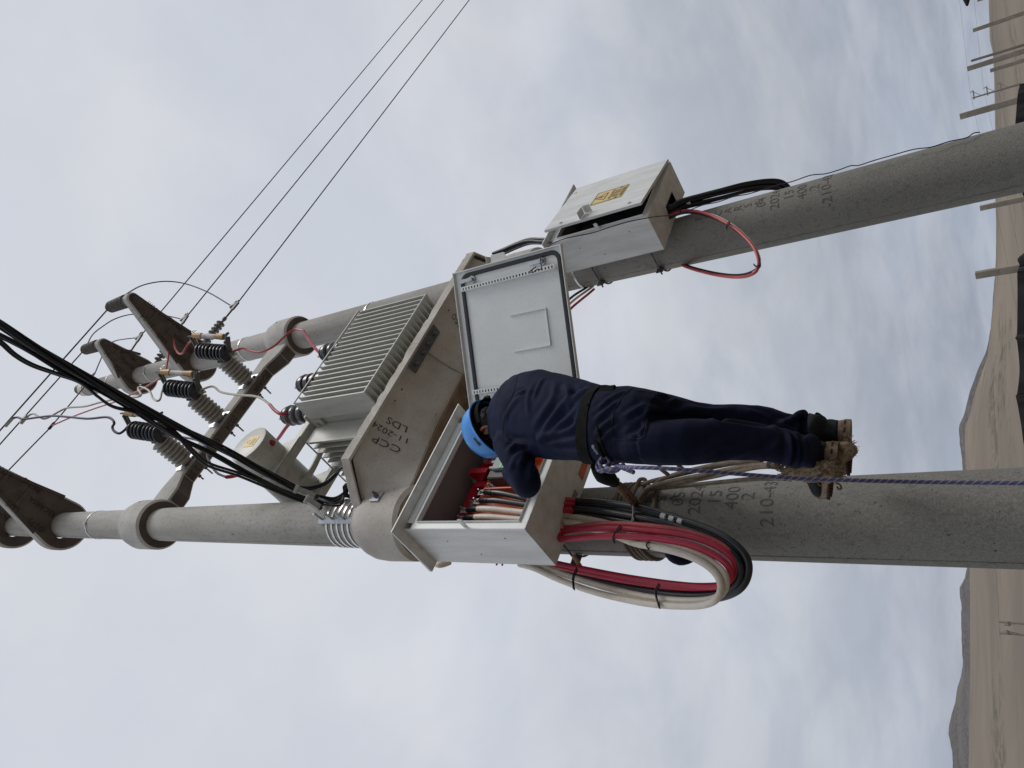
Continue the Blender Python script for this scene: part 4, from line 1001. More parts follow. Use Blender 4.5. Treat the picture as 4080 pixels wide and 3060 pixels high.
# ================================================================== CABINETS
def cabinet(x0, x1, yf, yb, z0, zt, label, over=.06, roof_z=.048, hole=None):
    e = thing('distribution_cabinet', V(((x0+x1)/2, yb, z0)), label, 'cabinet', 'grey metal cabinets on the poles'); C_, I_ = MT['cab'], MT['cabin']; t = .004
    zr = zt+roof_z
    sub('back_panel', e, C_, lambda m: m.box(x0, x1, yb-t, yb, z0, zr), bevel=.001)
    for xx, s in ((x0, 1), (x1-t, 0)):
        def side(m):
            m.box(xx, xx+t, yf, yb-t, z0, zr)
        p = sub('side_panel', e, C_, side, bevel=.0012)
        if s:
            for yy, zz in ((.25, .22), (.72, .55), (.35, .75)):
                sub('vent_hole', p, MT['embd'], lambda m: m.cyl(V((xx-.0008, lerp(yf, yb, yy), lerp(z0, zt, zz))), V((xx+.001, lerp(yf, yb, yy), lerp(z0, zt, zz))), .0045, seg=10))
    # bottom panel with its cable hole
    h = hole or (x0+.2, x1-.1, lerp(yf, yb, .35), lerp(yf, yb, .75))
    def bottom(m):
        a, b_, c, d = h
        for bx in ((x0+t, a, yf, yb-t), (b_, x1-t, yf, yb-t), (a, b_, yf, c), (a, b_, d, yb-t)): m.box(bx[0], bx[1], bx[2], bx[3], z0, z0+t)
    sub('bottom_panel', e, C_, bottom)
    sub('top_panel', e, C_, lambda m: m.box(x0+t, x1-t, yf, yb-t, zt-.002, zt+.002))
    # front frame: narrow flanges and a raised rain lip
    f = .040
    for bx in ((x0+t, x0+f, z0+t, zt-.003), (x1-f, x1-t, z0+t, zt-.003)):
        sub('front_flange', e, I_, lambda m: m.box(bx[0], bx[1], yf, yf+.004, bx[2], bx[3]), bevel=.001)
    sub('front_flange', e, I_, lambda m: m.box(x0+f, x1-f, yf, yf+.004, z0+t, z0+.044), bevel=.001)
    sub('front_flange', e, I_, lambda m: m.box(x0+f, x1-f, yf, yf+.004, zt-.030, zr-.002), bevel=.001)
    w = .010
    def lip(m):
        a = [V((x0+f, 0, z0+.044)), V((x1-f, 0, z0+.044)), V((x1-f, 0, zt-.030)), V((x0+f, 0, zt-.030))]
        b_ = [V((x0+f+.004, 0, z0+.048)), V((x1-f-.004, 0, z0+.048)), V((x1-f-.004, 0, zt-.034)), V((x0+f+.004, 0, zt-.034))]
        m.rings([[V((p.x, yf+.012, p.z)) for p in a], [V((p.x, yf-w, p.z)) for p in a], [V((p.x, yf-w-.002, p.z)) for p in b_], [V((p.x, yf+.020, p.z)) for p in b_]], True, False, True)
    sub('rain_lip', e, I_, lip, bevel=.0015)
    L_ = MT['inner_shade']  # added dark panels carry the shade of the cabinet interior
    sub('inner_shade_panel', e, L_, lambda m: m.box(x0+t+.001, x1-t-.001, yf+.022, yb-t-.001, zt-.010, zt-.004))
    sub('inner_shade_panel', e, L_, lambda m: m.box(x0+t+.001, x0+t+.004, yf+.022, yb-t-.001, z0+.01, zt-.012))
    sub('inner_shade_panel', e, L_, lambda m: m.box(x1-t-.004, x1-t-.001, yf+.022, yb-t-.001, z0+.01, zt-.012))
    sub('inner_shade_panel', e, L_, lambda m: m.box(x0+t+.005, x1-t-.005, yb-t-.005, yb-t-.001, z0+.01, zt-.012))
    sub('roof', e, C_, lambda m: m.rings([[V((x0-over, yf-over, zr)), V((x1+over, yf-over, zr)), V((x1+over, yb+.008, zr)), V((x0-over, yb+.008, zr))], [V((x0-over, yf-over, zr+.010)), V((x1+over, yf-over, zr+.010)), V((x1+over, yb+.008, zr+.020)), V((x0-over, yb+.008, zr+.020))]]), bevel=.0012)
    sub('hasp_tab', e, C_, lambda m: (m.bar(V((x0+.018, yf-.001, lerp(z0, zt, .50))), V((x0+.018, yf-.055, lerp(z0, zt, .50))), .004, .030)), bevel=.001)
    return e
CX = (-.393, .393, -.50, -.19, 3.738, 4.492)
cab1 = cabinet(*CX, 'wide-open grey cabinet on the near pole with red and orange bars inside', hole=(-.28, .02, -.258, -.212))
cab2 = cabinet(2.140, 2.825, -.455, -.175, 3.790, 4.58, 'smaller grey cabinet on the far pole with its door ajar', over=.045, roof_z=.035, hole=(2.44, 2.64, -.32, -.22))

def door1():
    h0 = V((.393, -.505, 0)); u = V((.97-.39, -1.11+.50, 0)).normalized(); n = V((u.y, -u.x, 0)); n = n if n.dot(V(CAM)-h0) > 0 else -n
    z0, z1, W_ = 3.695, 4.462, .845
    g = lambda s, z, k=0: h0+u*s+V((0, 0, z))+n*k
    e = cab1
    d = sub('door', e, MT['cabin'], lambda m: m.rings([[g(.005, z0, -.022), g(W_, z0, -.022), g(W_, z1, -.022), g(.005, z1, -.022)], [g(.005, z0, 0), g(W_, z0, 0), g(W_, z1, 0), g(.005, z1, 0)], [g(.007+.004, z0+.006, .0), g(W_-.006, z0+.006, 0), g(W_-.006, z1-.006, 0), g(.011, z1-.006, 0)], [g(.013, z0+.008, -.018), g(W_-.008, z0+.008, -.018), g(W_-.008, z1-.008, -.018), g(.013, z1-.008, -.018)]]), bevel=.001)
    K = -.018
    def rr(a, b_, c, d_, r, k, off=0):
        pts = []
        for cx, cz, a0 in ((b_-r, c+r, -PI/2), (b_-r, d_-r, 0), (a+r, d_-r, PI/2), (a+r, c+r, PI)):
            for i in range(7):
                t = a0+i*PI/12; pts.append(g(cx+(r+off)*math.cos(t), cz+(r+off)*math.sin(t), k))
        return pts
    sub('gasket', d, MT['gasket'], lambda m: m.rings([rr(.045, .815, 3.722, 4.405, .05, K+k, o) for k, o in ((.0005, .0125), (.008, .011), (.010, 0), (.008, -.011), (.0005, -.0125))], True, False), smooth=.8)
    # perforated rails: many square holes, so the strip is built of short webs
    def rail(s, za, zb, lab):
        def f(m):
            m.obox(g(s-.022, (za+zb)/2, K+.0012), u*.004, n*.001, V((0, 0, (zb-za)/2)))
            m.obox(g(s-.018, (za+zb)/2, K+.012), u*.0008, n*.011, V((0, 0, (zb-za)/2)))
            k = int((zb-za)/.0213)
            m.obox(g(s-.0155, (za+zb)/2, K+.0225), u*.0018, n*.001, V((0, 0, (zb-za)/2)))
            m.obox(g(s+.0035, (za+zb)/2, K+.0225), u*.0035, n*.001, V((0, 0, (zb-za)/2)))
            for i in range(k+1):
                z = za+.006+i*(zb-za-.012)/k; m.obox(g(s-.0065, z, K+.0225), u*.0068, n*.001, V((0, 0, .0062)))
        r = sub('perforated_rail', d, MT['cabin'], f); r['kind'] = 'stuff'
        sub('slot_shadow', d, MT['embd'], lambda m: m.obox(g(s-.0065, (za+zb)/2, K+.0195), u*.0068, n*.0006, V((0, 0, (zb-za)/2-.008))))
    rail(.743, 3.745, 4.405, ''); rail(.140, 3.745, 4.42, '')
    def pocket(m):
        for a, b_ in (((.53, 4.095), (.53, 3.848)), ((.53, 3.848), (.327, 3.848)), ((.327, 3.848), (.327, 4.098))):
            m.bar(g(*a, K+.004), g(*b_, K+.004), .007, .006, n)
    sub('document_pocket', d, MT['cabin'], pocket, bevel=.0015)
    for z in (4.325, 3.83):
        l = sub('latch', d, MT['galv'], lambda m: (m.cyl(g(.782, z, K+.001), g(.782, z, K+.010), .0215, seg=20), m.cyl(g(.782, z, K+.010), g(.782, z, K+.020), .012, seg=6)), smooth=.4)
        sub('cam_arm', l, MT['galv'], lambda m: (m.obox(g(.782, z+.022, K+.023), u*.010, n*.0025, V((0, 0, .033))), m.obox(g(.782, z+.066, K+.019), u*.012, n*.003, V((0, 0, .014)))), bevel=.001)
    sub('hasp', d, MT['cab'], lambda m: (m.prism([g(W_-.004, 4.06, -.004), g(W_+.035, 4.065, -.004), g(W_+.042, 4.075, -.004), g(W_+.042, 4.165, -.004), g(W_-.004, 4.17, -.004)], n*-.003), m.obox(g(W_+.02, 4.20, -.03), u*.022, n*.03, V((0, 0, .002)))), bevel=.001)
    text_mesh('YALE', .030, lambda x, y, z: g(.453-x*1.0, 4.385+y, K+.001+z*.6), 'embossed_maker_mark', MT['cabin'], d)
    for z in (3.9, 4.25): sub('hinge', e, MT['galv'], lambda m: m.cyl(g(-.004, z-.03, -.012), g(-.004, z+.03, -.012), .009, seg=10))
door1()

def inside1():
    e = cab1
    yb = -.255
    a, b_ = P(1800, 2105, y=yb), P(1941, 1826, y=yb)
    zb_ = 4.44
    sub('red_busbar', e, MT['redbar'], lambda m: m.box(-.36, .375, -.262, -.240, zb_-.045, zb_+.02), bevel=.002)
    sub('dark_rail', e, MT['dgrey'], lambda m: m.box(-.37, .385, -.232, -.198, 4.335, 4.475), bevel=.002)
    sub('orange_support', e, MT['orange'], lambda m: m.box(-.372, .384, -.290, -.270, 3.80, 4.33), bevel=.002)
    for x in (-.24, -.02, .20):
        sub('orange_barrier', e, MT['orange'], lambda m: m.box(x-.004, x+.004, -.345, -.292, 3.80, 4.27), bevel=.001)
    for x in (-.30, -.12, .06, .22):
        sub('red_riser', e, MT['redbar'], lambda m: m.box(x-.018, x+.018, -.285, -.264, 4.335, 4.42), bevel=.002)
    # bent red link with flat face
    p0 = P(1893, 1900, y=-.30); p1 = P(1962, 1893, y=-.36)
    sub('bent_red_link', e, MT['redbar'], lambda m: (m.obox(V((p0.x+.01, -.34, p0.z-.05)), V((.016, 0, 0)), V((0, .004, 0)), V((0, 0, .062))), m.obox(V((p0.x+.01, -.30, p0.z+.014)), V((.016, 0, 0)), V((0, .044, 0)), V((0, 0, .004)))), bevel=.001)
    sub('bolt_washer', e, MT['galv'], lambda m: [m.cyl(P(X, Y, y=-.285), P(X, Y, y=-.285)+V((0, -.006, 0)), .017, seg=18) for X, Y in ((1936, 1837), (1965, 1838))][-1], smooth=.4)
    for X, Y, yy in ((1936, 1838, -.27), (1955, 1940, -.29), (1886, 2007, -.28), (1892, 1917, -.27)):
        q = P(X, Y, y=yy); w = sub('bolt', e, MT['galv'], lambda m: (m.cyl(q, q+V((0, -.004, 0)), .018, seg=18), m.cyl(q+V((0, -.004, 0)), q+V((0, -.014, 0)), .010, seg=6), m.cyl(q+V((0, -.014, 0)), q+V((0, -.030, 0)), .005, seg=8)))
    q = P(1958, 1925, y=-.285); sub('blue_bar', e, MT['bluebar'], lambda m: m.box(q.x-.015, q.x+.015, -.275, -.262, q.z-.08, q.z+.06), bevel=.002)
    # grey moulded switch with a green label
    s0 = P(2010, 1880, y=-.36)
    sw = sub('switch_block', e, MT['dgrey'], lambda m: m.box(s0.x-.045, s0.x+.20, -.37, -.292, s0.z-.075, s0.z+.10), bevel=.004)
    sub('switch_face', sw, MT['lgrey'], lambda m: m.box(s0.x+.0, s0.x+.16, -.392, -.3705, s0.z-.03, s0.z+.075), bevel=.003)
    sub('green_label', sw, MT['green'], lambda m: m.box(s0.x+.002, s0.x+.060, -.3945, -.3925, s0.z-.028, s0.z+.030))
    sub('label_stripe', sw, MT['white'], lambda m: m.box(s0.x+.003, s0.x+.058, -.396, -.395, s0.z+.008, s0.z+.014))
    for k in range(4): sub('terminal_tooth', sw, MT['lgrey'], lambda m: m.box(s0.x+.01+k*.04, s0.x+.025+k*.04, -.385, -.371, s0.z+.078, s0.z+.10), bevel=.001)
    sub('second_switch', e, MT['dgrey'], lambda m: m.box(.24, .36, -.37, -.264, 3.95, 4.10), bevel=.004)
    # slot in the bottom with the orange insulator showing
    q = [P(*p_, z=3.7365) for p_ in ((2324, 1834), (2346, 1839), (2321, 1915), (2305, 1888))]
    sub('orange_slot', e, MT['orange'], lambda m: m.rings([q, [p_+V((0, 0, -.0012)) for p_ in q]]))
    q = P(2000, 2255, y=-.12); q0 = V((-.30, -.12, q.z))
    sub('red_clip', e, MT['red'], lambda m: (m.bar(V((-.30, -.186, q.z)), V((q.x+.02, -.15, q.z)), .006, .025), m.bar(V((q.x+.02, -.15, q.z-.012)), V((q.x-.01, -.14, q.z-.020)), .006, .008), m.bar(V((q.x+.02, -.15, q.z+.012)), V((q.x-.01, -.14, q.z+.020)), .006, .008)))
inside1()
def ubolt(x_or_c, y_plate, z, label, poleC, px=None):
    s = -1
    r = pr_at(z); e = thing('pole_clamp', poleC+V((-r-.03, -.05, z)), label, 'pole clamp', 'bolted clamps holding the cabinets')
    xl = poleC.x-r-.028
    sub('threaded_rod', e, MT['dsteel'], lambda m: m.cyl(V((xl, poleC.y+y_plate, z)), V((xl, poleC.y+.10, z)), .0065, seg=8))
    sub('clamp_plate', e, MT['dsteel'], lambda m: m.obox(V((xl+.004, .062, z)), V((.030, 0, 0)), V((0, .003, 0)), V((0, 0, .028))), bevel=.001)
    sub('rear_strap', e, MT['dsteel'], lambda m: m.tube([poleC+V(((r+.008)*math.cos(a), (r+.008)*math.sin(a), z)) for a in np.linspace(PI*.05, PI*.92, 20)], .006, 6))
    sub('bracket_angle', e, MT['cab'], lambda m: m.box(xl-.02, xl+.055, y_plate-.004, y_plate+.003, z-.025, z+.025), bevel=.001)
    return e
zz = P(2405, 1150, x=2.452-pr_at(4.1)-.03).z
ubolt(None, -.168, zz, 'upper bolted clamp on the far pole under the ajar cabinet', POLE_B)
zz = P(2637, 1092, x=2.452-pr_at(3.8)-.03).z
ubolt(None, -.168, zz-.0, 'lower bolted clamp on the far pole under the ajar cabinet', POLE_B)
uc = ubolt(None, -.183, P(2288, 2225, x=-.205).z, 'bolted clamp on the near pole below the open cabinet', UA)
q = P(2286, 2215, y=-.02); sub('wooden_plug', uc, MT['brass'], lambda m: m.cyl(q, P(2313, 2258, y=-.02), .011, seg=12), smooth=.5)
def door2():
    h0 = V((2.822, -.460, 0)); fr = V((2.155, -.548, 0)); u = (fr-h0); W_ = u.length; u.normalize(); n = V((u.y, -u.x, 0)); n = n if n.dot(V(CAM)-h0) > 0 else -n
    z0, z1 = 3.795, 4.588
    g = lambda s, z, k=0: h0+u*s+V((0, 0, z))+n*k
    d = sub('door', cab2, MT['cab'], lambda m: m.rings([[g(0, z0, 0), g(W_, z0, 0), g(W_, z1, 0), g(0, z1, 0)], [g(0, z0, .020), g(W_, z0, .020), g(W_, z1, .020), g(0, z1, .020)]]), bevel=.002, label='door of the small cabinet standing ajar with a yellow warning sticker')
    for z in (4.46, 3.90): sub('lock', d, MT['galv'], lambda m: (m.cyl(g(.622, z, .0205), g(.622, z, .024), .013, seg=18), m.obox(g(.622, z, .0245), u*.009, n*.0006, V((0, 0, .002)))), smooth=.4)
    sub('padlock_hasp', d, MT['cab'], lambda m: (m.obox(g(W_-.10, 4.245, .050), u*.0015, n*.028, V((0, 0, .030))), m.obox(g(W_-.035, 4.19, .045), u*.034, n*.0015, V((0, 0, .0015))), m.obox(g(W_-.045, 4.275, .050), u*.045, n*.028, V((0, 0, .0015)))), bevel=.0006)
    # sticker
    k0 = .0215
    def S(px):  # sticker corner on the door plane
        r = ray(*px); t = ((g(0, 0, k0)-V(CAM)).dot(n))/(V(r).dot(n)); p = V(CAM)+V(r)*t; return (p-h0).dot(u), p.z
    cs = [S(p_) for p_ in ((2341, 819), (2379, 774), (2515, 732), (2481, 783))]
    sa = sum(c_[0] for c_ in cs)/4; za = sum(c_[1] for c_ in cs)/4
    w, h = .20, .265
    s_ = sub('warning_sticker', d, MT['yellow2'], lambda m: m.rings([[g(sa-w/2, za-h/2, k0), g(sa+w/2, za-h/2, k0), g(sa+w/2, za+h/2, k0), g(sa-w/2, za+h/2, k0)], [g(sa-w/2, za-h/2, k0+.0008), g(sa+w/2, za-h/2, k0+.0008), g(sa+w/2, za+h/2, k0+.0008), g(sa-w/2+.0, za+h/2, k0+.0008)]]))
    k1 = k0+.0022
    def frame(m):
        o = [(-w/2+.006, -h/2+.006), (w/2-.006, -h/2+.006), (w/2-.006, h/2-.006), (-w/2+.006, h/2-.006)]; i_ = [(a*.955, b*.965) for a, b in o]
        m.rings([[g(sa+a, za+b, k1) for a, b in o], [g(sa+a, za+b, k1) for a, b in i_]], True, False)
    sub('printed_border', s_, MT['ink'], frame)
    tc_ = (sa, za+.068)
    def tri(k, kk): return [g(tc_[0]+k*math.sin(a), tc_[1]-.012+k*math.cos(a), kk) for a in (0, 2*PI/3, 4*PI/3)]
    sub('printed_triangle', s_, MT['ink'], lambda m: m.rings([tri(.068, k1), tri(.054, k1)], True, False))
    sub('printed_bolt', s_, MT['ink'], lambda m: m.rings([[g(tc_[0]-x, tc_[1]+y, k1) for x, y in ((.004, .028), (-.014, -.006), (-.002, -.004), (-.006, -.036), (.012, .004), (.001, .002))], [g(tc_[0]-x, tc_[1]+y, k1+.0004) for x, y in ((.004, .028), (-.014, -.006), (-.002, -.004), (-.006, -.036), (.012, .004), (.001, .002))]]))
    for t_, zz_ in (('\u00a1PELIGRO!', -.022), ('RIESGO', -.050), ('EL\u00c9CTRICO', -.078)):
        text_mesh(t_, .034, lambda x, y, z, zz_=zz_: g(sa-x, za+zz_+y, k1+z*.3), 'printed_word', MT['ink'], s_)
    for i in range(3): sub('printed_line', s_, MT['ink'], lambda m: m.quad(g(sa+.07, za-.098-i*.008, k1), g(sa-.07, za-.098-i*.008, k1), g(sa-.07, za-.101-i*.008, k1), g(sa+.07, za-.101-i*.008, k1)), fixn=False)
    sub('small_yellow_mark', d, MT['yellow'], lambda m: m.obox(g(.10, 4.55, .021), u*.012, n*.0005, V((0, 0, .010))))
door2()
sub('dark_interior_gear', cab2, MT['dgrey'], lambda m: m.box(2.20, 2.76, -.33, -.185, 3.85, 4.5), bevel=.005)
sub('inner_tray', cab2, MT['cabin'], lambda m: m.box(2.19, 2.196, -.44, -.20, 3.83, 4.52), bevel=.001)

# ================================================================== CABLES AT THE CABINETS
def lug_cable(px0, px1, mname, lab, y=-.36):
    a, b_ = P(*px0, y=-.325), P(*px1, y=-.375)
    b_ = V((b_.x, -.34, 3.752)); e = thing('power_cable', a, lab, 'cable', 'cables bolted inside the open cabinet')
    mid = [a, lerp(a, b_, .35)+V((0, -.03, 0)), lerp(a, b_, .75)+V((0, -.015, 0)), b_]
    sub('jacket', e, MT[mname], lambda m: m.tube(catmull([lerp(a, b_, .16)+V((0, -.022, 0))]+mid[1:], 8), .0155, 12), smooth=True)
    sub('shrink_sleeve', e, MT['black'], lambda m: m.tube([a+V((0, -.004, -.02)), lerp(a, b_, .09)+V((0, -.018, 0)), lerp(a, b_, .19)+V((0, -.025, 0))], [.013, .0165, .0165], 12), smooth=True)
    l = sub('lug', e, MT['cu'], lambda m: m.box(a.x-.018, a.x+.018, a.y-.004, a.y+.002, a.z-.024, a.z+.026), bevel=.001)
    sub('lug_bolt', l, MT['galv'], lambda m: (m.cyl(a+V((0, -.004, .006)), a+V((0, -.012, .006)), .0095, seg=6), m.cyl(a+V((0, -.012, .006)), a+V((0, -.034, .006)), .0045, seg=8)))
lug_cable((1921, 1963), (2115, 2000), 'blackcable', 'black cable on the rightmost lug, beside the elbow')
lug_cable((1903, 1998), (2115, 2015), 'blackcable', 'black cable on the second lug from the elbow')
lug_cable((1852, 2034), (2115, 2040), 'beige', 'cream cable on the lug next to the two black cables')
lug_cable((1841, 2068), (2115, 2066), 'beige', 'cream cable on the lug nearest the cabinet side')

def loop(px, ys, r, mname, lab, name='power_cable', group='cables looping from the open cabinet', n=8, ends_=None):
    t = np.linspace(0, 1, len(px)); yy = np.interp(t, np.linspace(0, 1, len(ys)), ys)
    pts = [P(*q, y=float(y)) for q, y in zip(px, yy)]
    if ends_: pts = ([V(ends_[0])] if ends_[0] else [])+pts+([V(q) for q in ends_[1:]] if ends_[1] else [])
    return cable(name, pts, r, mname, lab, 'cable', group, n=n, seg=12)
YS = [-.235, -.235, -.24, -.245, -.245, -.22, -.17, -.10, -.06, -.03, .0, .02]
up = (V((-.26, .05, 3.9)), V((-.27, .06, 4.6)))
B_ = 'black cable, %s in the loop below the open cabinet'
loop([(2262, 1996), (2330, 1998), (2400, 2003), (2520, 2018), (2640, 2045), (2730, 2075), (2820, 2107), (2900, 2147), (2958, 2198), (2982, 2250), (2974, 2308), (2940, 2352), (2880, 2378), (2800, 2388), (2700, 2385), (2600, 2372), (2480, 2350), (2350, 2318), (2220, 2275), (2120, 2235)], YS, .0168, 'blackcable', B_ % 'outermost')
loop([(2257, 2010), (2330, 2013), (2400, 2020), (2520, 2038), (2640, 2063), (2740, 2095), (2820, 2124), (2895, 2162), (2945, 2210), (2965, 2260), (2958, 2310), (2925, 2350), (2870, 2372), (2790, 2382), (2690, 2378), (2590, 2362), (2470, 2340), (2340, 2308), (2210, 2265), (2120, 2228)], [y+.022 for y in YS], .0168, 'blackcable', B_ % 'second from outside')
loop([(2254, 2026), (2330, 2030), (2400, 2038), (2520, 2058), (2640, 2083), (2740, 2113), (2820, 2142), (2885, 2178), (2932, 2222), (2950, 2268), (2944, 2308), (2915, 2342), (2860, 2364), (2780, 2374), (2680, 2370), (2580, 2354), (2460, 2332), (2330, 2300), (2210, 2260), (2120, 2222)], [y-.004 for y in YS], .0168, 'blackcable', B_ % 'third from outside')
loop([(2252, 2040), (2330, 2050), (2400, 2062), (2520, 2084), (2640, 2103), (2740, 2130), (2815, 2160), (2875, 2193), (2920, 2234), (2936, 2274), (2930, 2310), (2900, 2335), (2850, 2354), (2770, 2364), (2670, 2362), (2570, 2346), (2450, 2324), (2330, 2292), (2210, 2255), (2120, 2215)], [y+.018 for y in YS], .0168, 'blackcable', B_ % 'innermost')
YR = [YS[0]]+[y-.025 for y in YS[1:]]
loop([(2222, 2124), (2300, 2112), (2400, 2106), (2500, 2108), (2600, 2117), (2700, 2130), (2780, 2148), (2850, 2176), (2905, 2213), (2932, 2258), (2925, 2302), (2885, 2332), (2800, 2342), (2700, 2340), (2600, 2330), (2480, 2312), (2350, 2286), (2220, 2256), (2140, 2230)], YR, .0150, 'pink', 'magenta-red looping cable lying next to the black ones')
loop([(2230, 2148), (2300, 2143), (2400, 2136), (2500, 2137), (2600, 2145), (2700, 2160), (2780, 2182), (2845, 2211), (2893, 2247), (2912, 2283), (2898, 2318), (2850, 2335), (2780, 2336), (2690, 2328), (2600, 2316), (2480, 2297), (2350, 2272), (2220, 2245), (2140, 2222)], [y-.012 for y in YR], .0150, 'pink', 'magenta-red looping cable nearest the cabinet side')
loop([(2232, 2108), (2300, 2098), (2400, 2088), (2500, 2089), (2600, 2098), (2700, 2112), (2790, 2135), (2862, 2165), (2915, 2205), (2940, 2250), (2935, 2300), (2890, 2328), (2810, 2335), (2700, 2332)], [y+.005 for y in YR[:9]], .0140, 'redw', 'brighter red looping cable between the black and magenta ones')
YB = [-.235, -.225, -.225, -.25, -.27, -.26, -.26, -.22, -.16, -.12, -.08, -.05, -.03]
loop([(2252, 2058), (2320, 2064), (2400, 2080), (2470, 2098), (2540, 2125), (2620, 2152), (2700, 2178), (2780, 2208), (2845, 2245), (2886, 2290), (2890, 2340), (2860, 2378), (2800, 2393), (2700, 2393), (2600, 2382), (2480, 2358), (2350, 2323), (2220, 2280), (2130, 2245), (2060, 2232)], YB, .0155, 'beige', 'cream looping cable, inner one of the pair')
loop([(2243, 2080), (2310, 2090), (2390, 2110), (2460, 2138), (2530, 2165), (2610, 2180), (2690, 2198), (2760, 2222), (2820, 2256), (2862, 2300), (2872, 2350), (2848, 2392), (2790, 2412), (2700, 2414), (2600, 2407), (2480, 2386), (2350, 2353), (2220, 2306), (2130, 2265), (2070, 2248)], [y-.015 for y in YB], .0155, 'beige', 'cream looping cable, outermost below the cabinet corner')
loop([(2238, 2095), (2300, 2102), (2360, 2110), (2440, 2128)], [-.235, -.22, -.22, -.22], .0145, 'beige', 'short run of cream cable tucked behind the red ones')
loop([(1732, 2244), (1750, 2250), (1772, 2246), (1792, 2238)], [.0, .0, .02, .04], .019, 'beige', 'cream cable end showing beside the open cabinet roof', n=6)
for a, b_, lab in (((2248, 1994), (2286, 1997), 'outermost'), ((2243, 2008), (2281, 2012), 'middle'), ((2240, 2032), (2278, 2034), 'innermost')):
    a, b_ = P(*a, z=3.745), P(*b_, y=-.240); m = MB(); m.tube([a, lerp(a, b_, .5), b_], .0182, 14)
    tag(m.build('red_sleeve', MT['pink'], base=a, smooth=.6), lab+' red sleeve where the black cables leave the cabinet bottom', 'sleeve', 'red sleeves under the open cabinet')
for a, b_, lab in (((2242, 2053), (2272, 2058), 'upper'), ((2232, 2076), (2264, 2082), 'lower')):
    a, b_ = P(*a, z=3.745), P(*b_, y=-.232); m = MB(); m.tube([a, lerp(a, b_, .5), b_], .0172, 14)
    tag(m.build('cream_sleeve', MT['beigew'], base=a, smooth=.6), lab+' cream sleeve where the cream cables leave the cabinet bottom', 'sleeve', 'cream sleeves under the open cabinet')
def tie(pxs, ys, lab, mname='black', r=.0035):
    t = np.linspace(0, 1, len(pxs)); pts = [P(*q, y=float(y)) for q, y in zip(pxs, np.interp(t, np.linspace(0, 1, len(ys)), ys))]
    q = catmull(pts, 4); back = [p+V((.0, .012, 0)) for p in reversed(q)]; m = MB(); m.tube(q+back, r, 6, True)
    return tag(m.build('cable_tie', MT[mname], base=q[0], smooth=3.0), lab, 'cable tie', 'cable ties')
tie([(2470, 2093), (2455, 2115), (2442, 2140), (2445, 2158)], [-.29], 'black tie round the red looping cables')
tie([(2520, 2010), (2522, 2050), (2515, 2095)], [-.275, -.265, -.265], 'pale grey tie across the black looping cables', 'lgrey')
tie([(2583, 2158), (2575, 2172), (2582, 2185)], [-.285], 'thin black tie on the upper cream cables')
tie([(2297, 2262), (2282, 2300), (2284, 2345)], [-.14], 'black tie on the rising red and cream cables near the cabinet corner')
tie([(2625, 2325), (2610, 2358), (2625, 2418)], [-.18], 'black tie on the rising red and cream cables at the loop bottom')
for X, Y in ((2645, 2058), (2678, 2068), (2712, 2078)):
    a = P(X-9, Y-3, y=-.246); b_ = P(X+9, Y+3, y=-.245); m = MB(); m.cyl(a, b_, .0158, seg=14)
    tag(m.build('tape_mark', MT['white'], base=a, smooth=.5), {2645: 'white tape ring on the black cable, nearest the cabinet', 2678: 'white tape ring between two others on the black cable', 2712: 'white tape ring on the black cable, farthest from the cabinet'}[X], 'tape mark', 'white tape rings')

# far cabinet: black bundle round the far pole, thin red-white-black loop
bundle('cable_bundle', [V((2.55, -.28, 3.86)), P(2672, 835, y=-.28), P(2720, 812, y=-.27), P(2790, 793, y=-.24), P(2870, 772, y=-.18), P(2960, 748, y=-.10), P(3050, 734, y=-.02), P(3105, 738, y=.05), P(3132, 765, y=.12), P(3120, 800, y=.2)], 8, .0115, .027, 'lvcable', 'thick bundle of black cables curling behind the far pole', 'cable bundle', None, twist=1.0, loose=.25)
bundle('cable_bundle', [P(1965, 1018, y=-.05), P(2010, 1000, y=-.06), P(2060, 978, y=-.08), P(2110, 962, y=-.10), P(2170, 962, y=-.12), V((2.45, -.22, 4.55))], 6, .010, .020, 'lvcable', 'black cables arching from the platform into the far cabinet', 'cable bundle', None, twist=1.2, loose=.2)
m = MB(); a = P(2742, 797, y=-.265); b_ = P(2752, 812, y=-.262); m.cyl(P(2738, 806, y=-.262), P(2752, 802, y=-.26), .030, seg=16)
tag(m.build('tape_mark', MT['white'], base=a, smooth=.5), 'white tape round the black bundle under the far cabinet', 'tape mark', 'white tape rings')
RL = [(2660, 862), (2690, 848), (2727, 839), (2765, 840), (2803, 848), (2850, 865), (2897, 889), (2935, 915), (2968, 945), (2995, 975), (3014, 1008), (3023, 1045), (3015, 1078), (2990, 1096), (2955, 1104), (2910, 1104), (2853, 1096), (2800, 1084), (2745, 1068), (2690, 1045)]
YL = [-.26, -.26, -.27, -.27, -.26, -.25, -.24, -.20, -.14, -.06, 0, .06, .12]
loop(RL, YL, .0095, 'redw', 'thin red cable looping below the far cabinet', group='thin cables looping below the far cabinet')
loop([(X+2+(-6 if i > 12 else 2), Y+9-(18 if i > 11 else 0)) for i, (X, Y) in enumerate(RL)], [y+.02 for y in YL], .0080, 'blackcable', 'thin black cable looping below the far cabinet', group='thin cables looping below the far cabinet')
loop([(X+(4 if i < 12 else -3), Y-(4 if 4 < i < 12 else 0)-(8 if i > 12 else 0)) for i, (X, Y) in enumerate(RL)], [y+.030 for y in YL], .0070, 'beige', 'thin cream cable looping below the far cabinet', group='thin cables looping below the far cabinet')
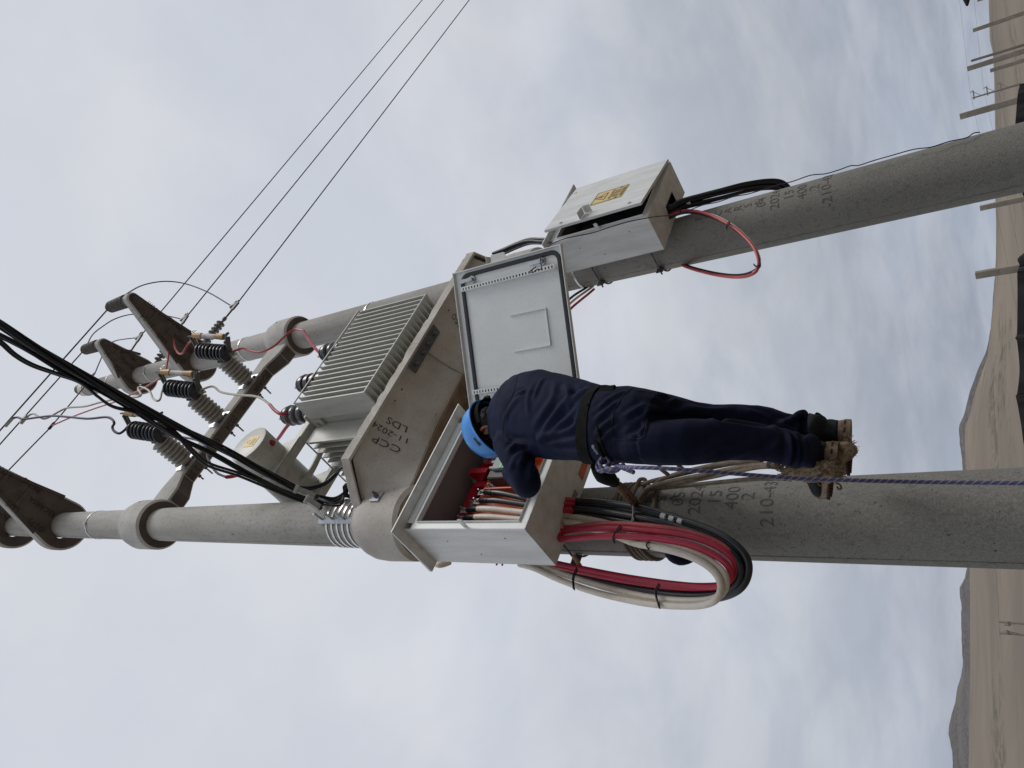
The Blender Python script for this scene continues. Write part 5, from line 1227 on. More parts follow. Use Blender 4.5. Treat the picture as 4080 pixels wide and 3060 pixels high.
for k, (dx, mn) in enumerate(((0, 'blackcable'), (10, 'beige'), (22, 'redw'))):
    loop([(2360+dx*.3, 1130+dx), (2330+dx*.6, 1150+dx), (2290+dx, 1175+dx), (2255+dx, 1205+dx), (2215+dx, 1250+dx)], [.16, .12, .06, .0, -.04], .0095, mn, ('black', 'cream', 'red')[k]+' cable slipping behind the open door from the far pole', group='cables passing behind the open door', n=6)
tie([(2905, 882), (2895, 897), (2893, 907)], [-.285], 'black tie on the red loop below the far cabinet')
tie([(3003, 1052), (3014, 1060), (3026, 1056)], [-.235], 'black tie at the lowest point of the red loop')
tie([(2712, 828), (2708, 848)], [-.275], 'black tie under the far cabinet hole')
# thin blue string from the door to the foot of the far pole
ST = [(2135, 1063), (2120, 1075), (2110, 1083), (2125, 1085), (2142, 1072), (2155, 1073), (2157, 1060), (2153, 1035), (2160, 1015), (2185, 982), (2210, 966), (2260, 948), (2320, 936), (2370, 925), (2430, 905), (2500, 884), (2560, 872), (2620, 862), (2680, 857), (2740, 840), (2800, 817), (2860, 805), (2920, 784), (2980, 773), (3040, 755), (3100, 737), (3160, 722), (3230, 698), (3290, 692), (3345, 676), (3390, 660), (3420, 659), (3480, 640), (3550, 620), (3640, 595), (3710, 586), (3780, 564), (3850, 549), (3880, 530), (3905, 527)]
pts = []
for i, q in enumerate(ST):
    if i < 9: pts.append(P(*q, y=-1.10+i*.002) if i else P(*q, y=-1.09))
    else:
        t = (i-9)/(len(ST)-10); xx = lerp(.97, 2.50, min(1, (i-9)/3.)) if i < 12 else None
        y_ = float(np.interp(i, [9, 11, 15, 19, 30, 40], [-1.08, -.80, -.60, -.42, -.25, -.20])); pts.append(P(*q, y=y_))
cable('blue_string', pts, .0035, 'wire', 'thin dark blue string from the open door down the far pole', 'string', n=4, seg=5)

# ================================================================== WORKER
def ring_px(l, r, y, dep, n=20, sq=.85):
    """cross-section between two silhouette pixels; the worker has his back to the viewer"""
    c = P((l[0]+r[0])/2, (l[1]+r[1])/2, y=y); v = V((c.x-CAM[0], c.y-CAM[1], 0)).normalized()
    def hit(px):
        d = V(ray(*px)); return V(CAM)+d*((c-V(CAM)).dot(v)/d.dot(v))
    a, b_ = hit(l), hit(r); c = (a+b_)/2; hx = (b_-a)/2; out = []
    for k in range(n):
        t = 2*PI*k/n; cs, sn = math.cos(t), math.sin(t)
        cs = math.copysign(abs(cs)**sq, cs); sn = math.copysign(abs(sn)**sq, sn); out.append(c+hx*cs+v*(dep*sn))
    return out
def shrink(r, k):
    c = sum(r, V((0, 0, 0)))/len(r); return [c+(p-c)*k for p in r]
TORSO = [((1972, 1722), (1966, 1622), -.85, .062), ((1985, 1768), (1992, 1560), -.875, .090), ((2010, 1795), (2040, 1508), -.895, .118), ((2060, 1812), (2090, 1482), -.91, .135), ((2130, 1822), (2150, 1472), -.925, .142), ((2210, 1830), (2225, 1488), -.94, .140), ((2290, 1834), (2310, 1508), -.955, .132), ((2350, 1842), (2378, 1528), -.965, .126), ((2385, 1848), (2408, 1543), -.968, .124)]
HIPS = [((2362, 1846), (2388, 1540), -.967, .124), ((2420, 1848), (2425, 1543), -.968, .134), ((2490, 1846), (2500, 1537), -.965, .142), ((2570, 1852), (2570, 1547), -.955, .144), ((2640, 1856), (2640, 1565), -.94, .130)]
LLEG = [((2600, 1854), (2600, 1668), -.95, .125), ((2680, 1857), (2680, 1672), -.935, .112), ((2760, 1857), (2760, 1668), -.91, .100), ((2840, 1846), (2840, 1667), -.875, .090), ((2910, 1833), (2912, 1670), -.84, .084), ((3000, 1833), (3008, 1682), -.79, .078), ((3080, 1842), (3090, 1698), -.75, .076), ((3150, 1858), (3160, 1718), -.71, .075), ((3180, 1866), (3185, 1722), -.69, .080), ((3200, 1858), (3205, 1742), -.68, .068), ((3222, 1866), (3227, 1728), -.665, .080), ((3250, 1864), (3255, 1738), -.655, .072)]
RLEG = [((2600, 1705), (2600, 1555), -.95, .120), ((2680, 1700), (2688, 1580), -.93, .105), ((2760, 1700), (2760, 1600), -.90, .094), ((2840, 1702), (2835, 1612), -.86, .086), ((2923, 1705), (2926, 1609), -.82, .082), ((3000, 1715), (3010, 1612), -.775, .076), ((3060, 1722), (3070, 1624), -.735, .072), ((3115, 1735), (3125, 1646), -.70, .066), ((3145, 1738), (3160, 1654), -.685, .068), ((3165, 1742), (3183, 1638), -.67, .078), ((3186, 1745), (3204, 1630), -.66, .080), ((3206, 1745), (3224, 1684), -.65, .060), ((3216, 1748), (3234, 1676), -.645, .062), ((3236, 1750), (3254, 1640), -.635, .076), ((3250, 1750), (3266, 1652), -.625, .072), ((3268, 1750), (3286, 1662), -.615, .064)]
RLEG = [(a, b, y+.04*min(1, max(0, (a[0]-2620)/200)), d) for a, b, y, d in RLEG]; LLEG = [(a, b, y-.02*min(1, max(0, (a[0]-2620)/200)), d) for a, b, y, d in LLEG]
def limb(m, px, r, n=20, k=1.0):
    pts = [P(X, Y, y=y) for X, Y, y in px]; q = catmull(pts, 5); rr = np.interp(np.linspace(0, 1, len(q)), np.linspace(0, 1, len(r)), r)
    m.tube(q, [float(v)*k for v in rr], n)
    m.sphere(q[0], float(rr[0])*k); m.sphere(q[-1], float(rr[-1])*k)
LARM = [(2030, 1768, -.875), (2064, 1838, -.86), (2092, 1900, -.82), (2100, 1930, -.77), (2068, 1912, -.66), (2035, 1880, -.55)]; LR = [.076, .066, .064, .062, .054, .046]
RARM = [(2075, 1552, -.86), (2120, 1560, -.80), (2155, 1570, -.76), (2120, 1620, -.66), (2080, 1690, -.56), (2060, 1730, -.50)]; RR = [.068, .066, .066, .060, .052, .046]
def remeshed(m, voxel, name, smooth=4, fac=.5):
    me = bpy.data.meshes.new(name); me.from_pydata([tuple(v) for v in m.v], [], m.f)
    bm = bmesh.new(); bm.from_mesh(me); bmesh.ops.recalc_face_normals(bm, faces=bm.faces); bm.to_mesh(me); bm.free()
    o = bpy.data.objects.new(name, me); col.objects.link(o)
    md = o.modifiers.new('r', 'REMESH'); md.mode = 'VOXEL'; md.voxel_size = voxel
    sm = o.modifiers.new('s', 'SMOOTH'); sm.iterations = smooth; sm.factor = fac
    dg = bpy.context.evaluated_depsgraph_get(); me2 = bpy.data.meshes.new_from_object(o.evaluated_get(dg)); bpy.data.objects.remove(o); bpy.data.meshes.remove(me)
    return me2
def tree_of(me):
    from mathutils.bvhtree import BVHTree
    return BVHTree.FromPolygons([v.co.copy() for v in me.vertices], [tuple(p.vertices) for p in me.polygons])
def ridge(tree, px, w, amp):
    q = catmull([V((X, Y, 0)) for X, Y in px], 5); out = []
    for p_ in q:
        h = tree.ray_cast(V(CAM), V(ray(p_.x, p_.y)))
        if h[0]: out.append(h[0])
    return (out, w, amp) if len(out) > 2 else None
def arr(me):
    a = np.empty(len(me.vertices)*3); me.vertices.foreach_get('co', a); n = np.empty(len(me.vertices)*3); me.vertex_normals.foreach_get('vector', n)
    return a.reshape(-1, 3), n.reshape(-1, 3)
def fold(me, ridges, noise_amp=.0, seed=0, nsc=(5, 5, 11)):
    co, nr = arr(me); d = np.zeros(len(co))
    for pts, w, amp in ridges:
        P3 = np.array([tuple(p) for p in pts])
        best = np.full(len(co), 9.); taper = np.zeros(len(co)); n = len(P3)-1
        for i in range(n):
            a, b_ = P3[i], P3[i+1]; ab = b_-a; L2 = ab@ab+1e-9
            t = np.clip(((co-a)@ab)/L2, 0, 1); dist = np.linalg.norm(co-(a+t[:, None]*ab), axis=1); s = (i+t)/n
            k = dist < best; best[k] = dist[k]; taper[k] = s[k]
        prof = np.exp(-(best/w)**2)-.45*np.exp(-((best-1.9*w)/(w*.9))**2)
        d += amp*prof*np.clip(np.sin(PI*np.clip(taper*.9+.05, 0, 1))*1.6, 0, 1)
    if noise_amp:
        d += noise_amp*np.array([noise.fractal(V((c[0]*nsc[0]+seed, c[1]*nsc[1], c[2]*nsc[2])), 1., 2., 3) for c in co])
    co = co+nr*d[:, None]; me.vertices.foreach_set('co', co.ravel()); me.update()
def place_mesh(me, name, material, parent, sub_=False):
    b = np.array(parent['_b']); co, _ = arr(me); me.vertices.foreach_set('co', (co-b).ravel()); me.update(); me.materials.clear(); me.materials.append(material); shade(me, 3.0)
    o = bpy.data.objects.new(name, me); col.objects.link(o); o.parent = parent; o['_b'] = tuple(b); return o

FOOT = {'l': (P(3306, 1788, y=-.615), P(3296, 1950, y=-.370)), 'r': (P(3358, 1702, y=-.600), P(3375, 1860, y=-.34))}
def foot_frame(k):
    h, t = FOOT[k]; d = (t-h); d.normalize(); s = d.cross(V((0, 0, 1))).normalized(); u = s.cross(d).normalized(); return h, d, s, u
HEADC = P(1972, 1698, y=-.84)
HF = V((-.42, .84, -.34)).normalized(); HS = HF.cross(V((0, 0, 1))).normalized(); HU = HS.cross(HF).normalized()   # facing, right, up of the head
def headpt(r, f, u): return HEADC+HS*r+HF*f+HU*u
def hand(m, wrist, dirv, side, palmn):
    """palm, four unequal curled fingers and a thumb"""
    d = dirv.normalized(); n = palmn.normalized(); s = d.cross(n).normalized()*side
    def ring(c, w, t): return [c+s*w*math.cos(a)+n*t*math.sin(a) for a in np.linspace(0, 2*PI, 15)[:-1]]
    m.rings([ring(wrist-d*.02, .028, .022), ring(wrist+d*.01, .030, .020), ring(wrist+d*.05, .040, .017), ring(wrist+d*.09, .041, .015), ring(wrist+d*.10, .034, .011)])
    for i, (off, L_) in enumerate(((-.030, .070), (-.010, .080), (.011, .075), (.030, .058))):
        p = wrist+d*.088+s*off; q = [p]; a = 0
        for f_, bend in ((.45, .45), (.32, .65), (.23, .5)):
            a += bend; q.append(q[-1]+(d*math.cos(a)+n*math.sin(a))*L_*f_)
        m.tube([q[0]-d*.02]+q, [.0095, .0095, .009, .008, .0068], 8); m.sphere(q[-1], .0070, seg=8, rg=6)
    p = wrist+d*.03-s*.030; q = [p, p+(d*.6-s*.6+n*.3).normalized()*.035, p+(d*.6-s*.6+n*.3).normalized()*.035+(d*.9+n*.5).normalized()*.028]
    m.tube(q, [.013, .011, .009], 8); m.sphere(q[-1], .009, seg=8, rg=6)
def worker():
    base = V((.05, -.45, 2.36))
    e = thing('person', base, 'worker in navy clothes and blue hard hat leaning into the open cabinet', 'person')
    # --- one continuous body under the clothes
    m = MB(); k = .80
    m.rings([shrink(ring_px(*q), k) for q in TORSO+HIPS[1:3]]); 
    for lg in (LLEG, RLEG): m.rings([shrink(ring_px(*q), .52) for q in lg])
    limb(m, LARM, LR, k=.70); limb(m, RARM, RR, k=.70)
    wl, wr = P(*LARM[-1][:2], y=LARM[-1][2]), P(*RARM[-1][:2], y=RARM[-1][2])
    m.tube([wl, wl+V((.03, .06, .03))], [.032, .027], 12); m.tube([wr, wr+V((-.03, .05, .03))], [.032, .027], 12)
    hand(m, wl+V((.03, .06, .03)), V((.25, .9, .35)), 1, V((.3, .2, -.9))); hand(m, wr+V((-.03, .05, .03)), V((-.3, .9, .3)), -1, V((-.2, .3, -.9)))
    nk = P(1985, 1672, y=-.865); m.tube([nk-V((0, 0, .05)), nk+V((0, .01, .02)), HEADC-HU*.05-HF*.015], [.070, .060, .058], 16)
    Mh = Matrix((HS, HF, HU)).transposed()
    m.sphere(HEADC, .075, .095, .105, 24, 16, Mh); m.sphere(headpt(0, .02, -.06), .055, .070, .055, 20, 12, Mh)
    m.sphere(headpt(0, .098, -.025), .012, .018, .022, 12, 8, Mh)               # nose
    m.sphere(headpt(0, .075, -.105), .026, .022, .018, 12, 8, Mh)               # chin
    for s in (-1, 1): m.sphere(headpt(s*.028, .083, .005), .014, .010, .008, 10, 8, Mh)   # brow and eye sockets
    for kk in 'lr':
        h, d, s, u = foot_frame(kk); m.tube([h+u*.25+d*.05, h+u*.1+d*.05, h+d*.07+u*.05, h+d*.16+u*.035, h+d*.23+u*.03], [.02, .022, .022, .022, .018], 12)
    me = remeshed(m, .0075, 'body', 4); body = place_mesh(me, 'body', MT['skin'], e)
    for s in (-1, 1):
        def ear(m):
            c = headpt(s*.078, -.005, -.020); fr = (HF*.5-HU*.15)
            m.tube([c+HF*(.016*math.cos(a)-.006)+HU*.030*math.sin(a)+HS*s*(.010-.004*math.cos(a)) for a in np.linspace(0, 2*PI, 19)[:-1]], [.0065+.002*math.sin(a) for a in np.linspace(0, 2*PI, 19)[:-1]], 8, True)
            m.sphere(c+HS*s*.004, .006, .015, .024, 12, 8, Mh)
        sub('ear', e, MT['skin'], ear, smooth=3.0)
    def eyes(m):
        for s in (-1, 1): m.sphere(headpt(s*.030, .088, .0), .012, .006, .008, 10, 8, Mh)
    for s in (-1, 1): sub('eye', e, MT['white'], lambda m: m.sphere(headpt(s*.030, .086, .0), .011, .006, .008, 10, 8, Mh), smooth=3.0)
    sub('mouth', e, MT['red'], lambda m: m.sphere(headpt(0, .094, -.068), .020, .006, .005, 10, 8, Mh), smooth=3.0)
    # --- hair: cropped cap from crown to nape
    m = MB(); m.sphere(headpt(0, -.010, .012), .081, .094, .100, 28, 18, Mh); m.sphere(headpt(0, -.045, -.045), .063, .052, .060, 24, 14, Mh); m.sphere(headpt(0, -.048, -.085), .045, .034, .040, 20, 12, Mh)
    me = remeshed(m, .006, 'hair', 3); fold(me, [], .004, 3, (90, 90, 90)); place_mesh(me, 'hair', MT['hair'], e)
    # --- hard hat
    a_, b__ = .118, .142; o = HEADC+HU*.010-HF*.004
    tilt = math.radians(-4)
    F2 = (HF*math.cos(tilt)+HU*math.sin(tilt)).normalized(); U2 = HS.cross(F2).normalized(); o = o+U2*.012
    def hp(r, f, u): return o+HS*r+F2*f+U2*u
    def shell(m):
        N_ = 48; rs = []
        prof_ = [(1.0, 0.0), (1.0, .02), (.985, .045), (.94, .075), (.85, .10), (.70, .120), (.50, .134), (.28, .141), (.10, .143)]
        def rim(kx, u, flare=0):
            r = []
            for i in range(N_):
                t = 2*PI*i/N_; vis = max(0, math.sin(t))**4
                rr, ff = a_*kx*math.cos(t), b__*kx*math.sin(t)
                r.append(hp(rr*(1+flare*.06), ff*(1+flare*.05)+vis*flare*.050, u-vis*flare*.016-(.004*flare)))
            return r
        outer = [rim(1.0, -.006, 1.0), rim(1.0, .004, .25)]+[rim(k_, u_, 0) for k_, u_ in prof_]
        inner = [rim(k_*.965, u_-.004, 0) for k_, u_ in reversed(prof_)]+[rim(.975, -.008, .9)]
        m.rings(outer+inner, True, False, True)
    hat = sub('hard_hat', e, MT['helmet'], shell, smooth=1.0)
    sub('shell_ridge', hat, MT['helmet'], lambda m: m.tube([hp(0, b__*math.cos(t)*.99, .140*math.sin(t)+.006) for t in np.linspace(.35, PI-.35, 22)], .0055, 8), smooth=3.0)
    def susp(m):
        m.rings([[hp(a_*.80*math.cos(t), b__*.82*math.sin(t), u) for t in np.linspace(0, 2*PI, 37)[:-1]] for u in (-.022, .014)]+[[hp(a_*.84*math.cos(t), b__*.86*math.sin(t), u) for t in np.linspace(0, 2*PI, 37)[:-1]] for u in (.014, -.022)], True, False, True)
    sub('head_band', hat, MT['hblack'], susp, smooth=1.0)
    sub('nape_strap', hat, MT['hblack'], lambda m: m.rings([[hp(a_*.86*math.cos(t), b__*.88*math.sin(t)-.004, u) for t in np.linspace(PI*1.12, PI*1.88, 22)] for u in (-.058, -.030)]+[[hp(a_*.90*math.cos(t), b__*.92*math.sin(t)-.004, u) for t in np.linspace(PI*1.12, PI*1.88, 22)] for u in (-.030, -.058)], False, False, True))
    q = hp(.045, -b__*.86, -.044); kn = (-F2+HS*.35).normalized()
    def knob(m):
        s1 = kn.cross(U2).normalized(); u1 = s1.cross(kn)
        rs = []
        for t_, r_ in ((0, .016), (.012, .017), (.016, .012)):
            rs.append([q+kn*t_+s1*(r_*(1+.16*math.cos(5*a)))*math.cos(a)+u1*(r_*(1+.16*math.cos(5*a)))*math.sin(a) for a in np.linspace(0, 2*PI, 31)[:-1]])
        m.rings(rs)
    sub('ratchet_knob', hat, MT['dgrey'], knob, smooth=.6)
    t = PI*1.0-.35
    sub('accessory_slot', hat, MT['black'], lambda m: m.obox(hp(-a_*.985*math.cos(.15), b__*.10-.0, .022), HS*.004, F2*.024, U2*.008), bevel=.002)
    for s, f in ((-.6, -.75), (.6, -.75), (-.2, -.96)): sub('rivet', hat, MT['helmet'], lambda m: m.sphere(hp(a_*s, b__*f, .006), .006, seg=10, rg=6), smooth=3.0)
    sub('chin_strap', hat, MT['hblack'], lambda m: m.tube(catmull([hp(-a_*.86, .03, -.01), headpt(-.070, .035, -.06), headpt(-.03, .05, -.115), headpt(.03, .05, -.115), headpt(.070, .035, -.06), hp(a_*.86, .03, -.01)], 5), .005, 6))
    # --- shirt
    m = MB(); m.rings([ring_px(*q) for q in TORSO]); limb(m, LARM, LR); limb(m, RARM, RR)
    sh = P(2022, 1768, y=-.88); m.sphere(sh, .070, .072, .066); 
    sh = P(2068, 1545, y=-.88); m.sphere(sh, .070, .07, .07)
    m.tube([P(1968, 1700, y=-.885), P(1964, 1672, y=-.905), P(1966, 1640, y=-.885)], .024, 10)
    me = remeshed(m, .0072, 'shirt', 7)
    tr_ = tree_of(me)
    z = lambda x_, y_: (1800+x_/2.765, 1400+y_/2.765)
    F = []
    for pts, w, amp in (([(1240, 380), (1290, 480), (1180, 640), (1060, 800), (950, 960)], .016, .016), ([(1130, 330), (1120, 480), (1020, 650), (900, 820)], .018, .008), ([(1390, 600), (1300, 720), (1130, 850), (960, 960)], .014, .013), ([(1420, 800), (1250, 880), (1080, 930), (950, 975)], .013, .012), ([(1440, 960), (1280, 990), (1100, 1010), (950, 990)], .014, .010),
                        ([(870, 400), (840, 540), (850, 700)], .016, .007), ([(760, 480), (640, 620), (580, 760)], .014, .006), ([(700, 470), (760, 450), (800, 430)], .007, .010), ([(1500, 420), (1350, 500), (1250, 640)], .016, .011), ([(1560, 520), (1430, 650), (1330, 820)], .016, .012), ([(1480, 1120), (1300, 1110), (1130, 1080)], .016, .011), ([(620, 1100), (700, 1030), (860, 1010)], .014, .011), ([(720, 1280), (800, 1150), (900, 1030)], .016, .012), ([(640, 1300), (700, 1180), (800, 1060)], .014, .009), ([(860, 1420), (880, 1250), (930, 1080)], .015, .011), ([(560, 900), (640, 980), (760, 1000)], .012, .007), ([(1000, 300), (950, 400), (900, 520)], .012, .008)):
        F.append(ridge(tr_, [z(*p) for p in pts], w*.9, amp*.85))
    fold(me, [f for f in F if f], .004, 5, (5, 5, 7))
    shirt = place_mesh(me, 'shirt', MT['navy'], e)
    # --- trousers
    m = MB(); m.rings([ring_px(*q) for q in HIPS]); m.rings([ring_px(*q) for q in LLEG]); m.rings([ring_px(*q) for q in RLEG])
    m.sphere(P(2560, 1762, y=-.97), .085, .085, .10); m.sphere(P(2560, 1632, y=-.95), .080, .085, .10)
    
    me = remeshed(m, .0062, 'trousers', 3)
    w_ = lambda x_, y_: (2200+x_/1.7015, 1400+y_/1.7015); tr_ = tree_of(me)
    F = []
    for pts, w, amp, y in (([(480, 450), (560, 400), (640, 350)], .012, .010, -1.1), ([(500, 490), (590, 450), (660, 400)], .012, .010, -1.1), ([(470, 560), (560, 510), (640, 460)], .012, .008, -1.1), ([(300, 400), (400, 310), (500, 270)], .010, .008, -1.1), ([(290, 470), (360, 400), (440, 340)], .010, .009, -1.1), ([(300, 560), (350, 500), (420, 450)], .010, .009, -1.1), ([(330, 620), (370, 560), (430, 520)], .010, .008, -1.1), ([(640, 380), (760, 380), (830, 330)], .014, .011, -1.06), ([(650, 400), (760, 430), (900, 410)], .014, .010, -1.04), ([(700, 330), (780, 350), (860, 330)], .012, .010, -1.04),
                           ([(640, 470), (600, 540), (500, 590)], .010, .006, -1.1), ([(620, 430), (900, 445), (1200, 465), (1480, 505)], .014, -.014, -.99), ([(1000, 700), (1100, 640), (1200, 600)], .016, .008, -.93), ([(1120, 740), (1250, 690), (1380, 640)], .016, .009, -.88), ([(1380, 740), (1460, 690), (1540, 620)], .014, .010, -.83), ([(900, 380), (1050, 400), (1200, 390)], .014, .008, -.95), ([(1300, 400), (1400, 430), (1500, 480)], .014, .009, -.82), ([(1500, 510), (1600, 470), (1690, 420)], .012, .016, -.76), ([(1530, 470), (1620, 500), (1700, 530)], .012, .012, -.75), ([(1740, 560), (1750, 500), (1770, 440)], .010, .016, -.72), ([(1690, 560), (1700, 500), (1690, 420)], .010, -.012, -.73), ([(1600, 560), (1612, 660), (1600, 770)], .010, .014, -.77), ([(1650, 560), (1665, 660), (1655, 780)], .009, .012, -.76), ([(1628, 570), (1640, 670), (1630, 780)], .007, -.010, -.76), ([(1700, 600), (1715, 690), (1700, 790)], .009, .010, -.74)):
        F.append(ridge(tr_, [w_(*p) for p in pts], w, amp*.9))
    fold(me, [f for f in F if f], .0045, 9, (5, 5, 6))
    tr = place_mesh(me, 'trousers', MT['navy2'], e)
    # seams and pockets follow the cloth: snapped onto the evaluated surface
    from mathutils.bvhtree import BVHTree
    def bvh(o):
        b = V(o['_b']); return BVHTree.FromPolygons([v.co+b for v in o.data.vertices], [tuple(p.vertices) for p in o.data.polygons])
    bs, bt = bvh(shirt), bvh(tr)
    def snap(tree, px, lift=.001, n=10):
        q = catmull([V((X, Y, 0)) for X, Y in px], n); out = []
        for p in q:
            r = V(ray(p.x, p.y)); h = tree.ray_cast(V(CAM), r)
            if h[0]: out.append(h[0]-r*lift)
        return out
    def seam(nm, par, tree, px, r=.0016):
        q = snap(tree, px)
        if len(q) > 3: sub(nm, par, MT['seam'], lambda m: m.tube(q, r, 5))
    seam('yoke_seam', shirt, bs, [z(725, 250), z(700, 380), z(675, 470), z(600, 620), z(570, 800), z(563, 985), z(610, 1010)])
    seam('armhole_seam', shirt, bs, [z(490, 990), z(580, 995), z(700, 1010), z(820, 1020)])
    seam('back_seam', tr, bt, [z(2010, 390), z(1900, 480), z(1800, 640), z(1755, 800), z(1745, 960), z(1745, 1130)])
    seam('pocket_seam', tr, bt, [z(1800, 600), z(1770, 780), z(1790, 960), z(2000, 960), z(2110, 940), z(2150, 720)])
    seam('pocket_seam', tr, bt, [w_(550, 265), w_(650, 275), w_(760, 300)])
    seam('pocket_seam', tr, bt, [w_(490, 580), w_(620, 580), w_(650, 440)])
    # --- belt of webbing, snapped outside the waist
    def belt(m):
        rs = []
        for zz_, k in ((2352, 1.06), (2352, 1.10), (2408, 1.10), (2408, 1.06)):
            pass
        L_, R__ = ((2376, 1846), (2396, 1538)); w = 24
        lo = [ring_px((L_[0]+w, L_[1]+4), (R__[0]+w-8, R__[1]-2), -.968, .132, 40), ring_px((L_[0]-w, L_[1]), (R__[0]-w+8, R__[1]), -.968, .132, 40)]
        o_ = [shrink(r, 1.02) for r in lo]; i_ = [shrink(r, .98) for r in reversed(lo)]; m.rings(o_+i_, True, False, True)
    bl = sub('belt', e, MT['belt'], belt, smooth=.9)
    for (X, Y, s_) in ((2418, 1552, .022),):
        h = bs.ray_cast(V(CAM), V(ray(X, Y))); p = P(X, Y, y=-1.108)
        sub('belt_loop', bl, MT['hblack'], lambda m: m.obox(P(X, Y, y=-1.105), V((.018, 0, 0)), V((0, .006, 0)), V((0, 0, .035))), bevel=.003)
    q = snap(bs, [(2344, 1610), (2334, 1660), (2336, 1720)], .004)+snap(bt, [(2384, 1770), (2402, 1812), (2420, 1842)], .004)
    sub('strap', bl, MT['hblack'], lambda m: m.tube(q, .0075, 6), smooth=True)
    q2 = snap(bt, [(2378, 1700), (2392, 1750), (2410, 1800), (2440, 1838)], .003)
    if len(q2) > 3: sub('strap', bl, MT['belt'], lambda m: m.tube(q2, .006, 6), smooth=True)
    # --- boots
    for kk in 'lr':
        h, d, s, u = foot_frame(kk)
        def fring(c, w, ht, up0=0, n=18): return [c+s*w*math.cos(t)+u*(ht*math.sin(t)+up0) for t in np.linspace(0, 2*PI, n+1)[:-1]]
        m = MB()
        ank = h+d*.055
        sh_top = P(3225, 1800, y=-.655) if kk == 'l' else P(3240, 1705, y=-.63)
        ax = (sh_top-ank).normalized()
        m.rings([[c+s*w*math.cos(t)+d*l_*math.sin(t) for t in np.linspace(0, 2*PI, 21)[:-1]] for c, w, l_ in ((ank+u*.015-d*.01, .048, .066), (ank+u*.06-d*.005, .047, .058), (lerp(ank, sh_top, .6)+u*.02, .048, .056), (sh_top+ax*.01, .049, .056))])
        m.rings([fring(h-d*.008+u*.045, .034, .032), fring(h+d*.03+u*.055, .050, .052), fring(h+d*.10+u*.055, .052, .055), fring(h+d*.16+u*.045, .054, .044), fring(h+d*.22+u*.036, .053, .036), fring(h+d*.262+u*.030, .042, .030), fring(h+d*.28+u*.026, .015, .014)])
        me = remeshed(m, .007, 'boot', 4); fold(me, [([ank+u*(.07+.03*i)-d*.06+s*.04, ank+u*(.075+.03*i)-d*.075, ank+u*(.07+.03*i)-d*.06-s*.04], .007, .005) for i in range(3)], .0025, 2, (20, 20, 20))
        bt_ = place_mesh(me, 'boot', MT['boot'], e)
        def outline(k, dz, t0=-.015, t1=.292, heel=False):
            pts = []
            n = 40
            for i in range(n):
                t = 2*PI*i/n; x = -math.cos(t); l_ = lerp(t0, t1, (x+1)/2); w = (.051+.008*math.exp(-((l_-.20)/.06)**2)-.005*math.exp(-((l_-.10)/.04)**2))*abs(math.sin(t))**.55*math.copysign(1, math.sin(t))
                notch = .0022*(1 if i % 2 else -1) if dz < .004 else 0
                pts.append(h+d*l_+s*(w*k+math.copysign(notch, w))+u*(dz+(.030*max(0, (l_-.22)/.07)**2 if l_ > .22 else 0)))
            return pts
        sub('sole', bt_, MT['sole'], lambda m: m.rings([outline(.95, .016), outline(1.03, .010), outline(1.04, .0), outline(1.0, -.004)]), smooth=.5)
        sub('heel_block', bt_, MT['sole'], lambda m: m.rings([[h+d*(.035+.050*math.cos(t)*1.0)+s*(.053*math.sin(t))*(1+.03*(1 if i % 2 else -1))+u*zz_ for i, t in enumerate(np.linspace(0, 2*PI, 31)[:-1])] for zz_ in (-.003, -.027)]), smooth=.4)
        sub('outsole', bt_, MT['outsole'], lambda m: m.rings([outline(.98, -.004), outline(.96, -.011)]))
        for i in range(9):
            t_ = .095+i*.020; sub('tread_lug', bt_, MT['outsole'], lambda m: m.obox(h+d*t_+u*(-.016+(.030*max(0, (t_-.22)/.07)**2 if t_ > .22 else 0)), s*.046, d*.0055, u*.006))
        def ankle_collar(m):
            m.rings([[c+s*w*math.cos(t)+d*(l_*math.sin(t)) for t in np.linspace(0, 2*PI, 21)[:-1]] for c, w, l_ in ((sh_top+ax*.008, .047, .054), (sh_top+ax*.016, .051, .058), (sh_top-ax*.025, .051, .058), (sh_top-ax*.032, .047, .054))], True, False)
        sub('padded_collar', bt_, MT['boot'], ankle_collar, smooth=3.0)
    return e
worker()

# ------------------------------------------------------------------ ropes, lanyard, burlap
def braided(pts, r, label, group='pieces of the blue and red braided rope', n=10, name='braided_rope'):
    q = catmull(pts, n); m = MB(); m.tube(q, r, 10); o = m.build(name, MT['braid'], base=q[0], smooth=3.0, fixn=False)
    s = [0]
    for i in range(1, len(q)): s.append(s[-1]+(q[i]-q[i-1]).length)
    at = o.data.attributes.new('along', 'FLOAT_VECTOR', 'POINT'); vals = []
    for i in range(len(q)):
        for k in range(10): vals += [s[i], k/10*1.0, 0]
    at.data.foreach_set('vector', vals); return tag(o, label, 'rope', group)
knot = P(2445, 1860, y=-.80)
braided([P(2455, 1858, y=-.95), P(2520, 1862, y=-1.03), P(2640, 1866, y=-1.03), P(2800, 1877, y=-.97), P(3000, 1893, y=-.86), P(3200, 1907, y=-.76), P(3400, 1914, y=-.68), P(3700, 1921, y=-.55), P(4000, 1924, y=-.50), P(4300, 1928, y=-.48), P(4900, 1936, y=-.46), P(6500, 1950, y=-.45)][:11], .0072, 'long blue and red braided rope hanging from the belt past the boots')
braided([P(2475, 1862, y=-.93), P(2500, 1872, y=-.95), P(2525, 1882, y=-.95)], .0085, 'short free tail of the blue and red rope below its knot')
kp = []
for i in range(46):
    t = i/45; a = t*2*PI*3.2; c = lerp(P(2388, 1845, y=-.93), P(2470, 1868, y=-.95), t)
    kp.append(c+V((.022*math.cos(a), .020*math.sin(a*.7), .026*math.sin(a))))
braided(kp, .0080, 'knot of the blue and red rope tied at the belt ring', n=2)
